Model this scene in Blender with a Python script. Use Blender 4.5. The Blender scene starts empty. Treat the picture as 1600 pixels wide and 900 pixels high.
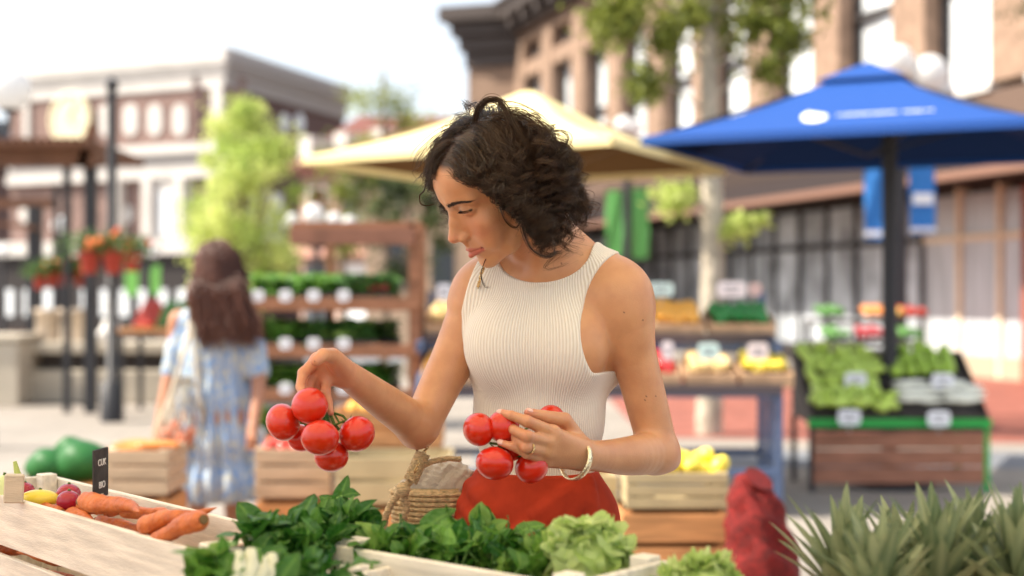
import bpy, math, random
import numpy as np
from mathutils import Vector, Matrix, noise as mnoise
R = math.radians
S = bpy.context.scene
COL = S.collection
random.seed(7); RNG = np.random.default_rng(7)

# ---------------------------------------------------------------- camera, world, sun, exposure
F = 2222.0; CZ = 1.30
cd = bpy.data.cameras.new('camera'); cam = bpy.data.objects.new('camera', cd); COL.objects.link(cam)
cam.location = (0, 0, CZ); cam.rotation_euler = (R(90), 0, 0)
cd.sensor_width = 36; cd.lens = 50; cd.shift_y = 10/1600; cd.clip_start = .05; cd.clip_end = 600
cd.dof.use_dof = True; cd.dof.focus_distance = 2.27; cd.dof.aperture_fstop = 2.3; cd.dof.aperture_blades = 0
S.camera = cam
SUN_EL, SUN_AZ = 46.0, 264.0      # azimuth of the sun measured clockwise from +Y: from the left, a little ahead
w = bpy.data.worlds.new('World'); S.world = w; w.use_nodes = True
nt = w.node_tree; bg = nt.nodes['Background']; sky = nt.nodes.new('ShaderNodeTexSky')
sky.sky_type = 'NISHITA'; sky.sun_disc = False; sky.sun_elevation = R(SUN_EL); sky.sun_rotation = R(SUN_AZ)
sky.air_density = 1.0; sky.dust_density = 4.0; sky.ozone_density = 1.0
# thin bright cloud veil over the clear sky
_tc = nt.nodes.new('ShaderNodeTexCoord'); _nz = nt.nodes.new('ShaderNodeTexNoise'); _nz.inputs['Scale'].default_value = 2.2; _nz.inputs['Detail'].default_value = 6; _nz.inputs['Roughness'].default_value = .55
_mp = nt.nodes.new('ShaderNodeMapping'); _mp.inputs['Scale'].default_value = (1, 1, 2.6); nt.links.new(_tc.outputs['Generated'], _mp.inputs[0]); nt.links.new(_mp.outputs[0], _nz.inputs[0])
_rp = nt.nodes.new('ShaderNodeMapRange'); _rp.inputs[1].default_value = .36; _rp.inputs[2].default_value = .60; _rp.inputs[3].default_value = .35; _rp.inputs[4].default_value = .95; nt.links.new(_nz.outputs[0], _rp.inputs[0])
_mx = nt.nodes.new('ShaderNodeMix'); _mx.data_type = 'RGBA'; _mx.inputs[7].default_value = (2.8, 2.95, 3.1, 1); nt.links.new(_rp.outputs[0], _mx.inputs[0]); nt.links.new(sky.outputs[0], _mx.inputs[6])
nt.links.new(_mx.outputs[2], bg.inputs[0]); bg.inputs[1].default_value = 0.15
sd = bpy.data.lights.new('sun', 'SUN'); sd.energy = 3.8; sd.angle = R(.55); sd.color = (1, .91, .77)
sun = bpy.data.objects.new('sun', sd); COL.objects.link(sun)
_s = Vector((math.sin(R(SUN_AZ))*math.cos(R(SUN_EL)), math.cos(R(SUN_AZ))*math.cos(R(SUN_EL)), math.sin(R(SUN_EL))))
sun.rotation_euler = _s.to_track_quat('Z', 'Y').to_euler()
S.view_settings.view_transform = 'Standard'; S.view_settings.look = 'None'; S.view_settings.gamma = 1
S.view_settings.use_curve_mapping = False; S.view_settings.exposure = 1.5
cy = S.cycles; cy.use_denoising = True; cy.use_adaptive_sampling = True; cy.adaptive_threshold = .015
cy.max_bounces = 7; cy.diffuse_bounces = 4; cy.glossy_bounces = 3; cy.transmission_bounces = 4; cy.transparent_max_bounces = 6
cy.sample_clamp_indirect = 6; cy.caustics_reflective = False; cy.caustics_refractive = False

# ---------------------------------------------------------------- helpers
def at(px, py, d):
    return Vector(((px-800)/F*d, d, CZ+(460-py)/F*d))
def tag(o, label=None, cat=None, group=None, kind=None):
    if label: o['label'] = label
    if cat: o['category'] = cat
    if group: o['group'] = group
    if kind: o['kind'] = kind
    return o
def empty(name, loc, rz=0, label=None, cat=None, group=None):
    o = bpy.data.objects.new(name, None); COL.objects.link(o); o.location = loc; o.rotation_euler = (0, 0, rz)
    o.empty_display_size = .1
    return tag(o, label, cat, group)
def copy_tree(o, parent=None):
    c = o.copy(); COL.objects.link(c); c.parent = parent
    for ch in list(o.children): copy_tree(ch, c)
    return c
def mkmesh(name, V, Fc, mat, parent=None, smooth=True, attrs=None):
    me = bpy.data.meshes.new(name); 
    if isinstance(V, np.ndarray) and isinstance(Fc, np.ndarray):
        n, k = Fc.shape
        me.vertices.add(len(V)); me.vertices.foreach_set('co', V.astype(np.float32).ravel())
        me.loops.add(n*k); me.loops.foreach_set('vertex_index', Fc.astype(np.int32).ravel())
        me.polygons.add(n); me.polygons.foreach_set('loop_start', np.arange(0, n*k, k, dtype=np.int32))
        me.polygons.foreach_set('loop_total', np.full(n, k, np.int32)); me.update(calc_edges=True)
    else:
        me.from_pydata([tuple(v) for v in V], [], Fc)
    me.polygons.foreach_set('use_smooth', [smooth]*len(me.polygons)) if smooth is not None else None
    for nm, a in (attrs or {}).items():
        if a.ndim == 1:
            t = me.attributes.new(nm, 'FLOAT', 'POINT'); t.data.foreach_set('value', a.astype(np.float32))
        else:
            t = me.attributes.new(nm, 'FLOAT_VECTOR', 'POINT'); t.data.foreach_set('vector', a.astype(np.float32).ravel())
    o = bpy.data.objects.new(name, me); COL.objects.link(o)
    for m in (mat if isinstance(mat, (list, tuple)) else [mat]): me.materials.append(m)
    if parent: o.parent = parent
    return o
class MB:
    """collects primitives, builds one mesh"""
    def __init__(s): s.v = []; s.f = []; s.sm = []; s.mi = []; s.m = 0
    def add(s, V, Fc, sm=False):
        b = len(s.v); s.v += [tuple(v) for v in V]; s.f += [tuple(b+i for i in f) for f in Fc]
        s.sm += [sm]*len(Fc); s.mi += [s.m]*len(Fc); return s
    def box(s, c, d, M=None, bev=0.0):
        x, y, z = d[0]/2, d[1]/2, d[2]/2; c = Vector(c)
        if bev <= 0:
            V = [Vector((i*x, j*y, k*z)) for i in (-1, 1) for j in (-1, 1) for k in (-1, 1)]
            Fc = [(0,1,3,2),(4,6,7,5),(0,4,5,1),(2,3,7,6),(0,2,6,4),(1,5,7,3)]
        else:
            b = min(bev, x*.9, y*.9, z*.9); V = []; idx = {}
            for i in (-1, 1):
                for j in (-1, 1):
                    for k in (-1, 1):
                        for a, p in enumerate(((x, y-b, z-b), (x-b, y, z-b), (x-b, y-b, z))):
                            idx[(i, j, k, a)] = len(V); V.append(Vector((i*p[0], j*p[1], k*p[2])))
            Fc = []
            for sg in (-1, 1):
                q = [(-1,-1),(1,-1),(1,1),(-1,1)]
                if sg < 0: q = q[::-1]
                Fc.append([idx[(sg, a, b_, 0)] for a, b_ in q]); Fc.append([idx[(b_, sg, a, 1)] for a, b_ in q]); Fc.append([idx[(a, b_, sg, 2)] for a, b_ in q])
            for a in (-1, 1):
                for b_ in (-1, 1):
                    Fc.append([idx[(a,b_,-1,0)], idx[(a,b_,1,0)], idx[(a,b_,1,1)], idx[(a,b_,-1,1)]][::(1 if a*b_ > 0 else -1)])
                    Fc.append([idx[(-1,a,b_,1)], idx[(1,a,b_,1)], idx[(1,a,b_,2)], idx[(-1,a,b_,2)]][::(1 if a*b_ > 0 else -1)])
                    Fc.append([idx[(a,-1,b_,2)], idx[(a,1,b_,2)], idx[(a,1,b_,0)], idx[(a,-1,b_,0)]][::(1 if a*b_ > 0 else -1)])
            for i in (-1, 1):
                for j in (-1, 1):
                    for k in (-1, 1):
                        Fc.append([idx[(i,j,k,0)], idx[(i,j,k,1)], idx[(i,j,k,2)]][::(1 if i*j*k > 0 else -1)])
        V = [(M @ v if M else v) + c for v in V]
        return s.add(V, Fc)
    def bar(s, a, b, wd, ht=None, up=(0, 0, 1), bev=0.0):
        a, b = Vector(a), Vector(b); ax = (b-a); L = ax.length; ax.normalize()
        u = Vector(up); 
        if abs(u.dot(ax)) > .97: u = Vector((0, 1, 0)) if abs(ax.y) < .9 else Vector((1, 0, 0))
        sd_ = ax.cross(u).normalized(); u = sd_.cross(ax)
        M = Matrix((ax, sd_, u)).transposed()
        return s.box((a+b)/2, (L, wd, ht or wd), M, bev)
    def tube(s, pts, r, n=10, cap=True, sm=True):
        P = [Vector(p) for p in pts]; rr = r if isinstance(r, (list, tuple)) else [r]*len(P)
        V = []; nrm = None
        for i, p in enumerate(P):
            t = (P[min(i+1, len(P)-1)]-P[max(i-1, 0)]).normalized()
            if nrm is None:
                a = Vector((0, 0, 1)) if abs(t.z) < .9 else Vector((1, 0, 0)); nrm = t.cross(a).normalized()
            else: nrm = (nrm - t*nrm.dot(t)).normalized()
            bn = t.cross(nrm)
            for k in range(n):
                an = 2*math.pi*k/n; V.append(p+(nrm*math.cos(an)+bn*math.sin(an))*rr[i])
        Fc = [(i*n+k, i*n+(k+1) % n, (i+1)*n+(k+1) % n, (i+1)*n+k) for i in range(len(P)-1) for k in range(n)]
        s.add(V, Fc, sm)
        if cap: s.add(V[:n], [tuple(range(n))[::-1]]); s.add(V[-n:], [tuple(range(n))])
        return s
    def lathe(s, c, prof, n=24, M=None, sm=True, cap=True):
        V = []; c = Vector(c)
        for r_, z_ in prof:
            for k in range(n):
                an = 2*math.pi*k/n; v = Vector((r_*math.cos(an), r_*math.sin(an), z_)); V.append((M @ v if M else v)+c)
        Fc = [(i*n+k, i*n+(k+1) % n, (i+1)*n+(k+1) % n, (i+1)*n+k) for i in range(len(prof)-1) for k in range(n)]
        s.add(V, Fc, sm)
        if cap: s.add(V[:n], [tuple(range(n))[::-1]]); s.add(V[-n:], [tuple(range(n))])
        return s
    def blob(s, c, rad, M=None, n=16, m=10, fn=None):
        V = []; c = Vector(c); rad = (rad,)*3 if isinstance(rad, (int, float)) else rad
        for i in range(1, m):
            ph = math.pi*i/m
            for k in range(n):
                an = 2*math.pi*k/n; u = Vector((math.sin(ph)*math.cos(an), math.sin(ph)*math.sin(an), math.cos(ph)))
                g = fn(u) if fn else 1; v = Vector((u.x*rad[0]*g, u.y*rad[1]*g, u.z*rad[2]*g)); V.append((M @ v if M else v)+c)
        for sg in (1, -1):
            u = Vector((0, 0, sg)); g = fn(u) if fn else 1; v = Vector((0, 0, sg*rad[2]*g)); V.append((M @ v if M else v)+c)
        q = (m-1)*n
        Fc = [(i*n+k, (i+1)*n+k, (i+1)*n+(k+1) % n, i*n+(k+1) % n) for i in range(m-2) for k in range(n)]
        Fc += [(q, k, (k+1) % n) for k in range(n)] + [(q+1, (m-2)*n+(k+1) % n, (m-2)*n+k) for k in range(n)]
        return s.add(V, Fc, True)
    def sheet(s, P, th=0.0):
        """grid of points P[i][j]; optional thickness along -normal"""
        ni, nj = len(P), len(P[0]); V = [Vector(p) for row in P for p in row]
        Fc = [(i*nj+j, (i+1)*nj+j, (i+1)*nj+j+1, i*nj+j+1) for i in range(ni-1) for j in range(nj-1)]
        return s.add(V, Fc, True)
    def prism(s, poly, a, b):
        """poly: list of 3D points (front), extruded by vector b-a"""
        d = Vector(b)-Vector(a); n = len(poly); V = [Vector(p) for p in poly]+[Vector(p)+d for p in poly]
        Fc = [tuple(range(n)), tuple(range(n, 2*n))[::-1]]+[(i, i+n, (i+1) % n+n, (i+1) % n)for i in range(n)]
        return s.add(V, Fc)
    def build(s, name, mat, parent=None, rel=None):
        V = s.v
        if rel is not None: r_ = Vector(rel); V = [Vector(v)-r_ for v in V]
        o = mkmesh(name, V, s.f, mat, parent, None)
        o.data.polygons.foreach_set('use_smooth', s.sm); o.data.polygons.foreach_set('material_index', s.mi)
        o.data.update(); return o
def loc_of(o):
    return o.location
def rz(a): return Matrix.Rotation(a, 3, 'Z')
def rx(a): return Matrix.Rotation(a, 3, 'X')
def ry(a): return Matrix.Rotation(a, 3, 'Y')

# ---------------------------------------------------------------- materials
_mc = {}
def mat(name, col, rough=.6, var=.0, scale=8., bump=0., bscale=40., metal=0., spec=.3, sss=0., trans=0., coat=0., stretch=None, col2=None, emis=None, detail=4, sheen=0.):
    if name in _mc: return _mc[name]
    m = bpy.data.materials.new(name); m.use_nodes = True; n = m.node_tree.nodes; l = m.node_tree.links; b = n['Principled BSDF']
    b.inputs['Base Color'].default_value = (*col, 1); b.inputs['Roughness'].default_value = rough; b.inputs['Metallic'].default_value = metal
    b.inputs['Specular IOR Level'].default_value = spec; b.inputs['Coat Weight'].default_value = coat; b.inputs['Coat Roughness'].default_value = .1
    b.inputs['Sheen Weight'].default_value = sheen
    tc = n.new('ShaderNodeTexCoord'); mp = n.new('ShaderNodeMapping'); l.new(tc.outputs['Object'], mp.inputs[0])
    if stretch: mp.inputs['Scale'].default_value = stretch
    if var > 0 or col2:
        tx = n.new('ShaderNodeTexNoise'); tx.inputs['Scale'].default_value = scale; tx.inputs['Detail'].default_value = detail
        l.new(mp.outputs[0], tx.inputs[0]); rp = n.new('ShaderNodeValToRGB'); l.new(tx.outputs[0], rp.inputs[0])
        c2 = col2 or tuple(c*(1-var) for c in col); c1 = col if col2 else tuple(min(1, c*(1+var*.6)) for c in col)
        rp.color_ramp.elements[0].position = .35; rp.color_ramp.elements[0].color = (*c2, 1)
        rp.color_ramp.elements[1].position = .65; rp.color_ramp.elements[1].color = (*c1, 1); l.new(rp.outputs[0], b.inputs['Base Color'])
    if bump > 0:
        t2 = n.new('ShaderNodeTexNoise'); t2.inputs['Scale'].default_value = bscale; t2.inputs['Detail'].default_value = 5
        l.new(mp.outputs[0], t2.inputs[0]); bp = n.new('ShaderNodeBump'); bp.inputs['Strength'].default_value = bump; bp.inputs['Distance'].default_value = .01
        l.new(t2.outputs[0], bp.inputs['Height']); l.new(bp.outputs[0], b.inputs['Normal'])
    if sss > 0:
        b.inputs['Subsurface Weight'].default_value = sss; b.inputs['Subsurface Radius'].default_value = (1, .35, .2); b.inputs['Subsurface Scale'].default_value = .006
    if emis: b.inputs['Emission Color'].default_value = (*emis[0], 1); b.inputs['Emission Strength'].default_value = emis[1]
    if trans > 0:
        tr = n.new('ShaderNodeBsdfTranslucent'); mx = n.new('ShaderNodeMixShader'); mx.inputs[0].default_value = trans
        src = b.inputs['Base Color'].links
        if src: l.new(src[0].from_socket, tr.inputs[0])
        else: tr.inputs[0].default_value = (*col, 1)
        out = n['Material Output']; l.new(b.outputs[0], mx.inputs[1]); l.new(tr.outputs[0], mx.inputs[2]); l.new(mx.outputs[0], out.inputs[0])
    _mc[name] = m; return m
def glass_win(name, col, rough=.08):
    return mat(name, col, rough=rough, metal=.0, spec=1.0, coat=1.0)

# ---------------------------------------------------------------- signed distance modelling
def _n(v): return np.sqrt(np.einsum('ij,ij->i', v, v))
def _el(P, c, r, Rm):
    q = (P-c) @ Rm if Rm is not None else P-c
    q = q/r; k0 = _n(q); k1 = _n(q/r)+1e-9
    return k0*(k0-1.0)/k1
def _rc(P, a, b, ra, rb):
    ab = b-a; t = np.clip((P-a) @ ab/(ab @ ab+1e-12), 0, 1)
    return _n(P-a-t[:, None]*ab)-(ra+(rb-ra)*t)
class SDF:
    def __init__(s): s.p = []
    def el(s, c, r, k=.01, Rm=None, sub=False):
        r = np.array(r if hasattr(r, '__len__') else (r,)*3, float)
        s.p.append(('e', np.array(c, float), r, None if Rm is None else np.array(Rm, float), k, sub)); return s
    def rc(s, a, b, ra, rb=None, k=.01, sub=False):
        s.p.append(('r', np.array(a, float), np.array(b, float), (ra, ra if rb is None else rb), k, sub)); return s
    def chain(s, pts, rs, k=.01, k0=None):
        for i in range(len(pts)-1): s.rc(pts[i], pts[i+1], rs[i], rs[i+1], k0 if (k0 is not None and i == 0) else k)
        return s
    def spl(s, pts, rs, k0=.01, n=6, k=.002):
        P = np.array(pts); r = np.array(rs); N = len(P); out = []
        for i in range(N-1):
            p0, p1, p2, p3 = P[max(i-1, 0)], P[i], P[i+1], P[min(i+2, N-1)]; r0, r1, r2, r3 = r[max(i-1, 0)], r[i], r[i+1], r[min(i+2, N-1)]
            for t in np.arange(n)/n:
                c = lambda a, b, c_, d: .5*((2*b)+(-a+c_)*t+(2*a-5*b+4*c_-d)*t*t+(-a+3*b-3*c_+d)*t**3)
                out.append((c(p0, p1, p2, p3), c(r0, r1, r2, r3)))
        out.append((P[-1], r[-1]))
        for i in range(len(out)-1): s.rc(out[i][0], out[i+1][0], out[i][1], out[i+1][1], k0 if i < 2 else k)
        return s
    @staticmethod
    def _one(p, P):
        return _el(P, p[1], p[2], p[3]) if p[0] == 'e' else _rc(P, p[1], p[2], *p[3])
    def ev(s, P, prims=None):
        d = None
        for p in (s.p if prims is None else prims):
            q = s._one(p, P); k = p[-2]
            if p[-1]:
                h = np.clip(.5-.5*(d+q)/k, 0, 1); d = d*(1-h)+(-q)*h+k*h*(1-h)
            elif d is None: d = q
            else:
                h = np.clip(.5+.5*(d-q)/k, 0, 1); d = d*(1-h)+q*h-k*h*(1-h)
        return d
    def _prep(s):
        s.n0 = len(s.p); e = [i for i, p in enumerate(s.p) if p[0] == 'e']; r = [i for i, p in enumerate(s.p) if p[0] == 'r']
        s.ie, s.ir = np.array(e, int), np.array(r, int); I3 = np.eye(3)
        if e: s.ec = np.array([s.p[i][1] for i in e]); s.er = np.array([s.p[i][2] for i in e]); s.eR = np.array([I3 if s.p[i][3] is None else s.p[i][3] for i in e])
        if r: s.ra = np.array([s.p[i][1] for i in r]); s.rb = np.array([s.p[i][2] for i in r]); s.rr = np.array([s.p[i][3] for i in r]); s.ab = s.rb-s.ra; s.ab2 = (s.ab**2).sum(1)+1e-12
        s.k = np.array([p[-2] for p in s.p]); s.sub = np.array([p[-1] for p in s.p])
    def cull(s, c, Rr):
        if getattr(s, 'n0', -1) != len(s.p): s._prep()
        D = np.empty(s.n0)
        if len(s.ie):
            q = np.einsum('ij,ijk->ik', c-s.ec, s.eR); k0 = np.sqrt(((q/s.er)**2).sum(1)); k1 = np.sqrt(((q/s.er**2)**2).sum(1))+1e-9; D[s.ie] = k0*(k0-1)/k1
        if len(s.ir):
            t = np.minimum(np.maximum(((c-s.ra)*s.ab).sum(1)/s.ab2, 0), 1); D[s.ir] = np.sqrt(((c-s.ra-t[:, None]*s.ab)**2).sum(1))-(s.rr[:, 0]+(s.rr[:, 1]-s.rr[:, 0])*t)
        m = D[~s.sub].min(); keep = D < np.where(s.sub, 0, m)+2.2*Rr+s.k*1.2
        return [s.p[i] for i in np.flatnonzero(keep)], m
def surfnet(f, sdfs, xs, ys, zs, B=36, B2=9):
    """two-level sparse evaluation on a rectilinear grid + naive surface nets. f(P, center, radius) -> d"""
    nx, ny, nz = len(xs), len(ys), len(zs); G = np.full((nx, ny, nz), 1., np.float32)
    def cr(X, Y, Z):
        return np.array([(X[0]+X[-1])/2, (Y[0]+Y[-1])/2, (Z[0]+Z[-1])/2]), .5*math.sqrt((X[-1]-X[0])**2+(Y[-1]-Y[0])**2+(Z[-1]-Z[0])**2)
    for i in range(0, nx, B):
        for j in range(0, ny, B):
            for k in range(0, nz, B):
                c, Rr = cr(xs[i:i+B+1], ys[j:j+B+1], zs[k:k+B+1])
                d0 = float(f(c[None], c, Rr)[0])
                if abs(d0) > Rr*1.6+.02: G[i:i+B+1, j:j+B+1, k:k+B+1] = np.sign(d0); continue
                for i2 in range(i, min(i+B, nx), B2):
                    for j2 in range(j, min(j+B, ny), B2):
                        for k2 in range(k, min(k+B, nz), B2):
                            X, Y, Z = xs[i2:i2+B2+1], ys[j2:j2+B2+1], zs[k2:k2+B2+1]; c, Rr = cr(X, Y, Z)
                            d0 = float(f(c[None], c, Rr)[0])
                            if abs(d0) > Rr*1.5+.006: G[i2:i2+B2+1, j2:j2+B2+1, k2:k2+B2+1] = np.sign(d0); continue
                            P = np.stack(np.meshgrid(X, Y, Z, indexing='ij'), -1).reshape(-1, 3)
                            G[i2:i2+B2+1, j2:j2+B2+1, k2:k2+B2+1] = f(P, c, Rr).reshape(len(X), len(Y), len(Z))
    s = G < 0
    c8 = [(a, b, c) for a in (0, 1) for b in (0, 1) for c in (0, 1)]
    cnt = np.zeros((nx-1, ny-1, nz-1), np.uint8)
    for a, b, c in c8: cnt += s[a:nx-1+a, b:ny-1+b, c:nz-1+c]
    cell = np.argwhere((cnt > 0) & (cnt < 8)); idx = np.full(cnt.shape, -1, np.int32); idx[tuple(cell.T)] = np.arange(len(cell))
    ci, cj, ck = cell.T; val = {o: G[ci+o[0], cj+o[1], ck+o[2]] for o in c8}
    acc = np.zeros((len(cell), 3)); n = np.zeros(len(cell))
    for o in c8:
        for ax in range(3):
            if o[ax] == 0:
                o2 = list(o); o2[ax] = 1; o2 = tuple(o2); a, b = val[o], val[o2]; m = (a < 0) != (b < 0)
                t = np.where(m, a/(a-b+1e-20), 0); pt = np.zeros((len(cell), 3)); pt[:] = o; pt[:, ax] = t
                acc[m] += pt[m]; n[m] += 1
    fr = acc/n[:, None]
    V = np.stack([xs[ci]+fr[:, 0]*(xs[ci+1]-xs[ci]), ys[cj]+fr[:, 1]*(ys[cj+1]-ys[cj]), zs[ck]+fr[:, 2]*(zs[ck+1]-zs[ck])], 1)
    Q = []
    for ax in range(3):
        o = [0, 0, 0]; o[ax] = 1; a = s[:nx-1, :ny-1, :nz-1]; b = s[o[0]:nx-1+o[0], o[1]:ny-1+o[1], o[2]:nz-1+o[2]]
        u, v = (ax+1) % 3, (ax+2) % 3
        e = np.argwhere(a != b); e = e[(e[:, u] > 0) & (e[:, v] > 0)]
        du = np.zeros(3, int); du[u] = 1; dv = np.zeros(3, int); dv[v] = 1
        g = lambda q: idx[tuple(q.T)]
        q = np.stack([g(e), g(e-du), g(e-du-dv), g(e-dv)], 1); fl = a[tuple(e.T)]
        q[~fl] = q[~fl][:, ::-1]; Q.append(q)
    Q = np.concatenate(Q); Q = Q[(Q >= 0).all(1)]
    return V, Q
def axis(*seg):
    """seg: (start, end, step), ... -> graded coordinates"""
    out = []
    for a, b, h in seg: out.append(np.arange(a, b, h))
    return np.concatenate(out+[[seg[-1][1]]])
def relax(V, Q, it=3, lam=.5, keep=None):
    E = np.concatenate([Q[:, [0, 1]], Q[:, [1, 2]], Q[:, [2, 3]], Q[:, [3, 0]]]); n = len(V); deg = np.bincount(E[:, 0], minlength=n)+np.bincount(E[:, 1], minlength=n)
    for _ in range(it):
        A = np.zeros_like(V)
        for c in range(3): A[:, c] = np.bincount(E[:, 0], V[E[:, 1], c], n)+np.bincount(E[:, 1], V[E[:, 0], c], n)
        V = V+(A/np.maximum(deg, 1)[:, None]-V)*(lam if keep is None else lam*keep[:, None])
    return V
# ---------------------------------------------------------------- shared builders
PALE = mat('pale_crate_wood', (.66, .56, .43), .75, var=.14, scale=6, bump=.25, bscale=60, stretch=(1, 12, 12))
PALE2 = mat('white_crate_wood', (.84, .78, .67), .75, var=.20, scale=7, bump=.25, bscale=60, stretch=(1, 12, 12))
ORW = mat('orange_crate_wood', (.52, .25, .10), .7, var=.28, scale=5, bump=.25, bscale=60, stretch=(1, 10, 10))
BRW = mat('brown_wood', (.30, .13, .065), .7, var=.35, scale=5, bump=.2, bscale=50, stretch=(1, 10, 10))
NAIL = mat('rusty_nail', (.10, .06, .045), .5, metal=.6)
DKW = mat('dark_crate', (.075, .062, .058), .6, var=.2, scale=8)
def crate(name, c, z0, L, W, Hh, rot, nb, label, m_=None, th=.009, post=.028, gap=.16, group=None, phi=0., pz=0., cat='crate'):
    """slatted crate: c = centre (x, y); long side along local x; phi tilts the front down"""
    m_ = m_ or PALE; t = empty(name, (c[0], c[1], z0), rot, label, cat, group); t.rotation_euler = (phi, 0, rot)
    bh = Hh/nb
    for k in range(nb):
        zc = bh*(k+.5); hh = bh*(1-gap) if nb > 1 else bh
        for sy in (-1, 1):
            m = MB(); m.box((0, sy*(W/2-th/2), zc), (L, th, hh), None, .0015)
            if m_ is PALE2:
                m.m = 1
                for nx_ in (-L/2+.012, -L/2+.026, L/2-.012, L/2-.026): m.lathe((nx_, sy*(W/2+.0004), zc+(.012 if abs(abs(nx_)-L/2) < .02 else -.016)), [(.0026, -.001), (.0022, .001)], 8, rx(-sy*math.pi/2))
            m.build('side_board', [m_, NAIL] if m_ is PALE2 else m_, t)
        for sx in (-1, 1):
            m = MB(); m.box((sx*(L/2-th/2), 0, zc+.002), (th, W-2*th-.002, hh), None, .0015); m.build('end_board', m_, t)
    for sx in (-1, 1):
        for sy in (-1, 1):
            m = MB(); m.box((sx*(L/2-th-post/2-.001), sy*(W/2-th-post/2-.001), (Hh+pz)/2), (post, post, Hh+pz), None, .0015); m.build('corner_post', m_, t)
    m = MB(); m.box((0, 0, .005), (L-2*th-.002, W-2*th-.002, .008)); m.build('bottom_board', m_, t)
    return t
def text_mesh(name, body_, size, mat_, parent, M4, ext=.0004):
    cu = bpy.data.curves.new(name, 'FONT'); cu.body = body_; cu.size = size; cu.extrude = ext; cu.align_x = 'CENTER'; cu.align_y = 'CENTER'
    tmp = bpy.data.objects.new(name, cu); COL.objects.link(tmp); dg = bpy.context.evaluated_depsgraph_get(); me = bpy.data.meshes.new_from_object(tmp.evaluated_get(dg)); bpy.data.objects.remove(tmp)
    me.materials.clear(); me.materials.append(mat_); o = bpy.data.objects.new(name, me); COL.objects.link(o); o.parent = parent; o.matrix_local = M4; return o
def leaf_mat(name, c1, c2, rough=.38, tr=.35, bump=0.):
    m = bpy.data.materials.new(name); m.use_nodes = True; n = m.node_tree.nodes; l = m.node_tree.links; b = n['Principled BSDF']
    a = n.new('ShaderNodeAttribute'); a.attribute_name = 'tint'; rp = n.new('ShaderNodeValToRGB'); l.new(a.outputs['Fac'], rp.inputs[0]); rp.color_ramp.elements[0].color = (*c1, 1); rp.color_ramp.elements[1].color = (*c2, 1)
    l.new(rp.outputs[0], b.inputs['Base Color']); b.inputs['Roughness'].default_value = rough; b.inputs['Specular IOR Level'].default_value = .4
    if bump > 0:
        tc = n.new('ShaderNodeTexCoord'); t2 = n.new('ShaderNodeTexVoronoi'); t2.inputs['Scale'].default_value = 130; l.new(tc.outputs['Object'], t2.inputs[0]); bp = n.new('ShaderNodeBump'); bp.inputs['Strength'].default_value = bump; bp.inputs['Distance'].default_value = .004; l.new(t2.outputs[0], bp.inputs['Height']); l.new(bp.outputs[0], b.inputs['Normal'])
    tb = n.new('ShaderNodeBsdfTranslucent'); l.new(rp.outputs[0], tb.inputs[0]); mx = n.new('ShaderNodeMixShader'); mx.inputs[0].default_value = tr
    l.new(b.outputs[0], mx.inputs[1]); l.new(tb.outputs[0], mx.inputs[2]); l.new(mx.outputs[0], n['Material Output'].inputs[0]); return m
def leaves(specs, nu=9, nv=7, wav=.10, fold=.35):
    """specs: list of (base, dir, up, length, width, curl, tint). returns V, Q, tint (vein lighter)"""
    VV = []; QQ = []; TT = []; u = np.linspace(0, 1, nu); v = np.linspace(-1, 1, nv); U, Vv = np.meshgrid(u, v, indexing='ij'); q0 = np.array([[i*nv+j, (i+1)*nv+j, (i+1)*nv+j+1, i*nv+j+1] for i in range(nu-1) for j in range(nv-1)])
    for i, (b, d, up, Ln, Wd, cu, ti) in enumerate(specs):
        b, d, up = np.array(b, float), np.array(d, float), np.array(up, float); d /= np.linalg.norm(d); up = up-d*(up @ d); up /= np.linalg.norm(up)+1e-9; s_ = np.cross(d, up); ph = i*1.7
        wprof = np.sin(np.clip(U, 0.02, 1)**.8*math.pi)**.75; y = Vv*wprof*Wd; an = cu*U
        x = Ln*np.sin(an)/max(abs(cu), 1e-3) if abs(cu) > 1e-3 else Ln*U; dn = Ln*(1-np.cos(an))/(cu if abs(cu) > 1e-3 else 1)
        zz = -dn+fold*np.abs(Vv)*wprof*Wd*.6+wav*Wd*np.sin(U*9+ph)*Vv**2+wav*.6*Wd*np.sin(U*17+Vv*5+ph)*np.abs(Vv)
        P = b+x[..., None]*d+y[..., None]*s_+zz[..., None]*up; VV.append(P.reshape(-1, 3)); QQ.append(q0+i*nu*nv); TT.append(np.clip(ti+.35*np.exp(-(Vv/.12)**2), 0, 1).ravel())
    return np.concatenate(VV), np.concatenate(QQ), np.concatenate(TT)
SPIN = leaf_mat('spinach_leaf', (.026, .13, .014), (.26, .50, .09), .36, .35, .5)
BRIGHT = leaf_mat('bright_leaf', (.06, .20, .02), (.30, .48, .10), .4, .4)
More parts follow.
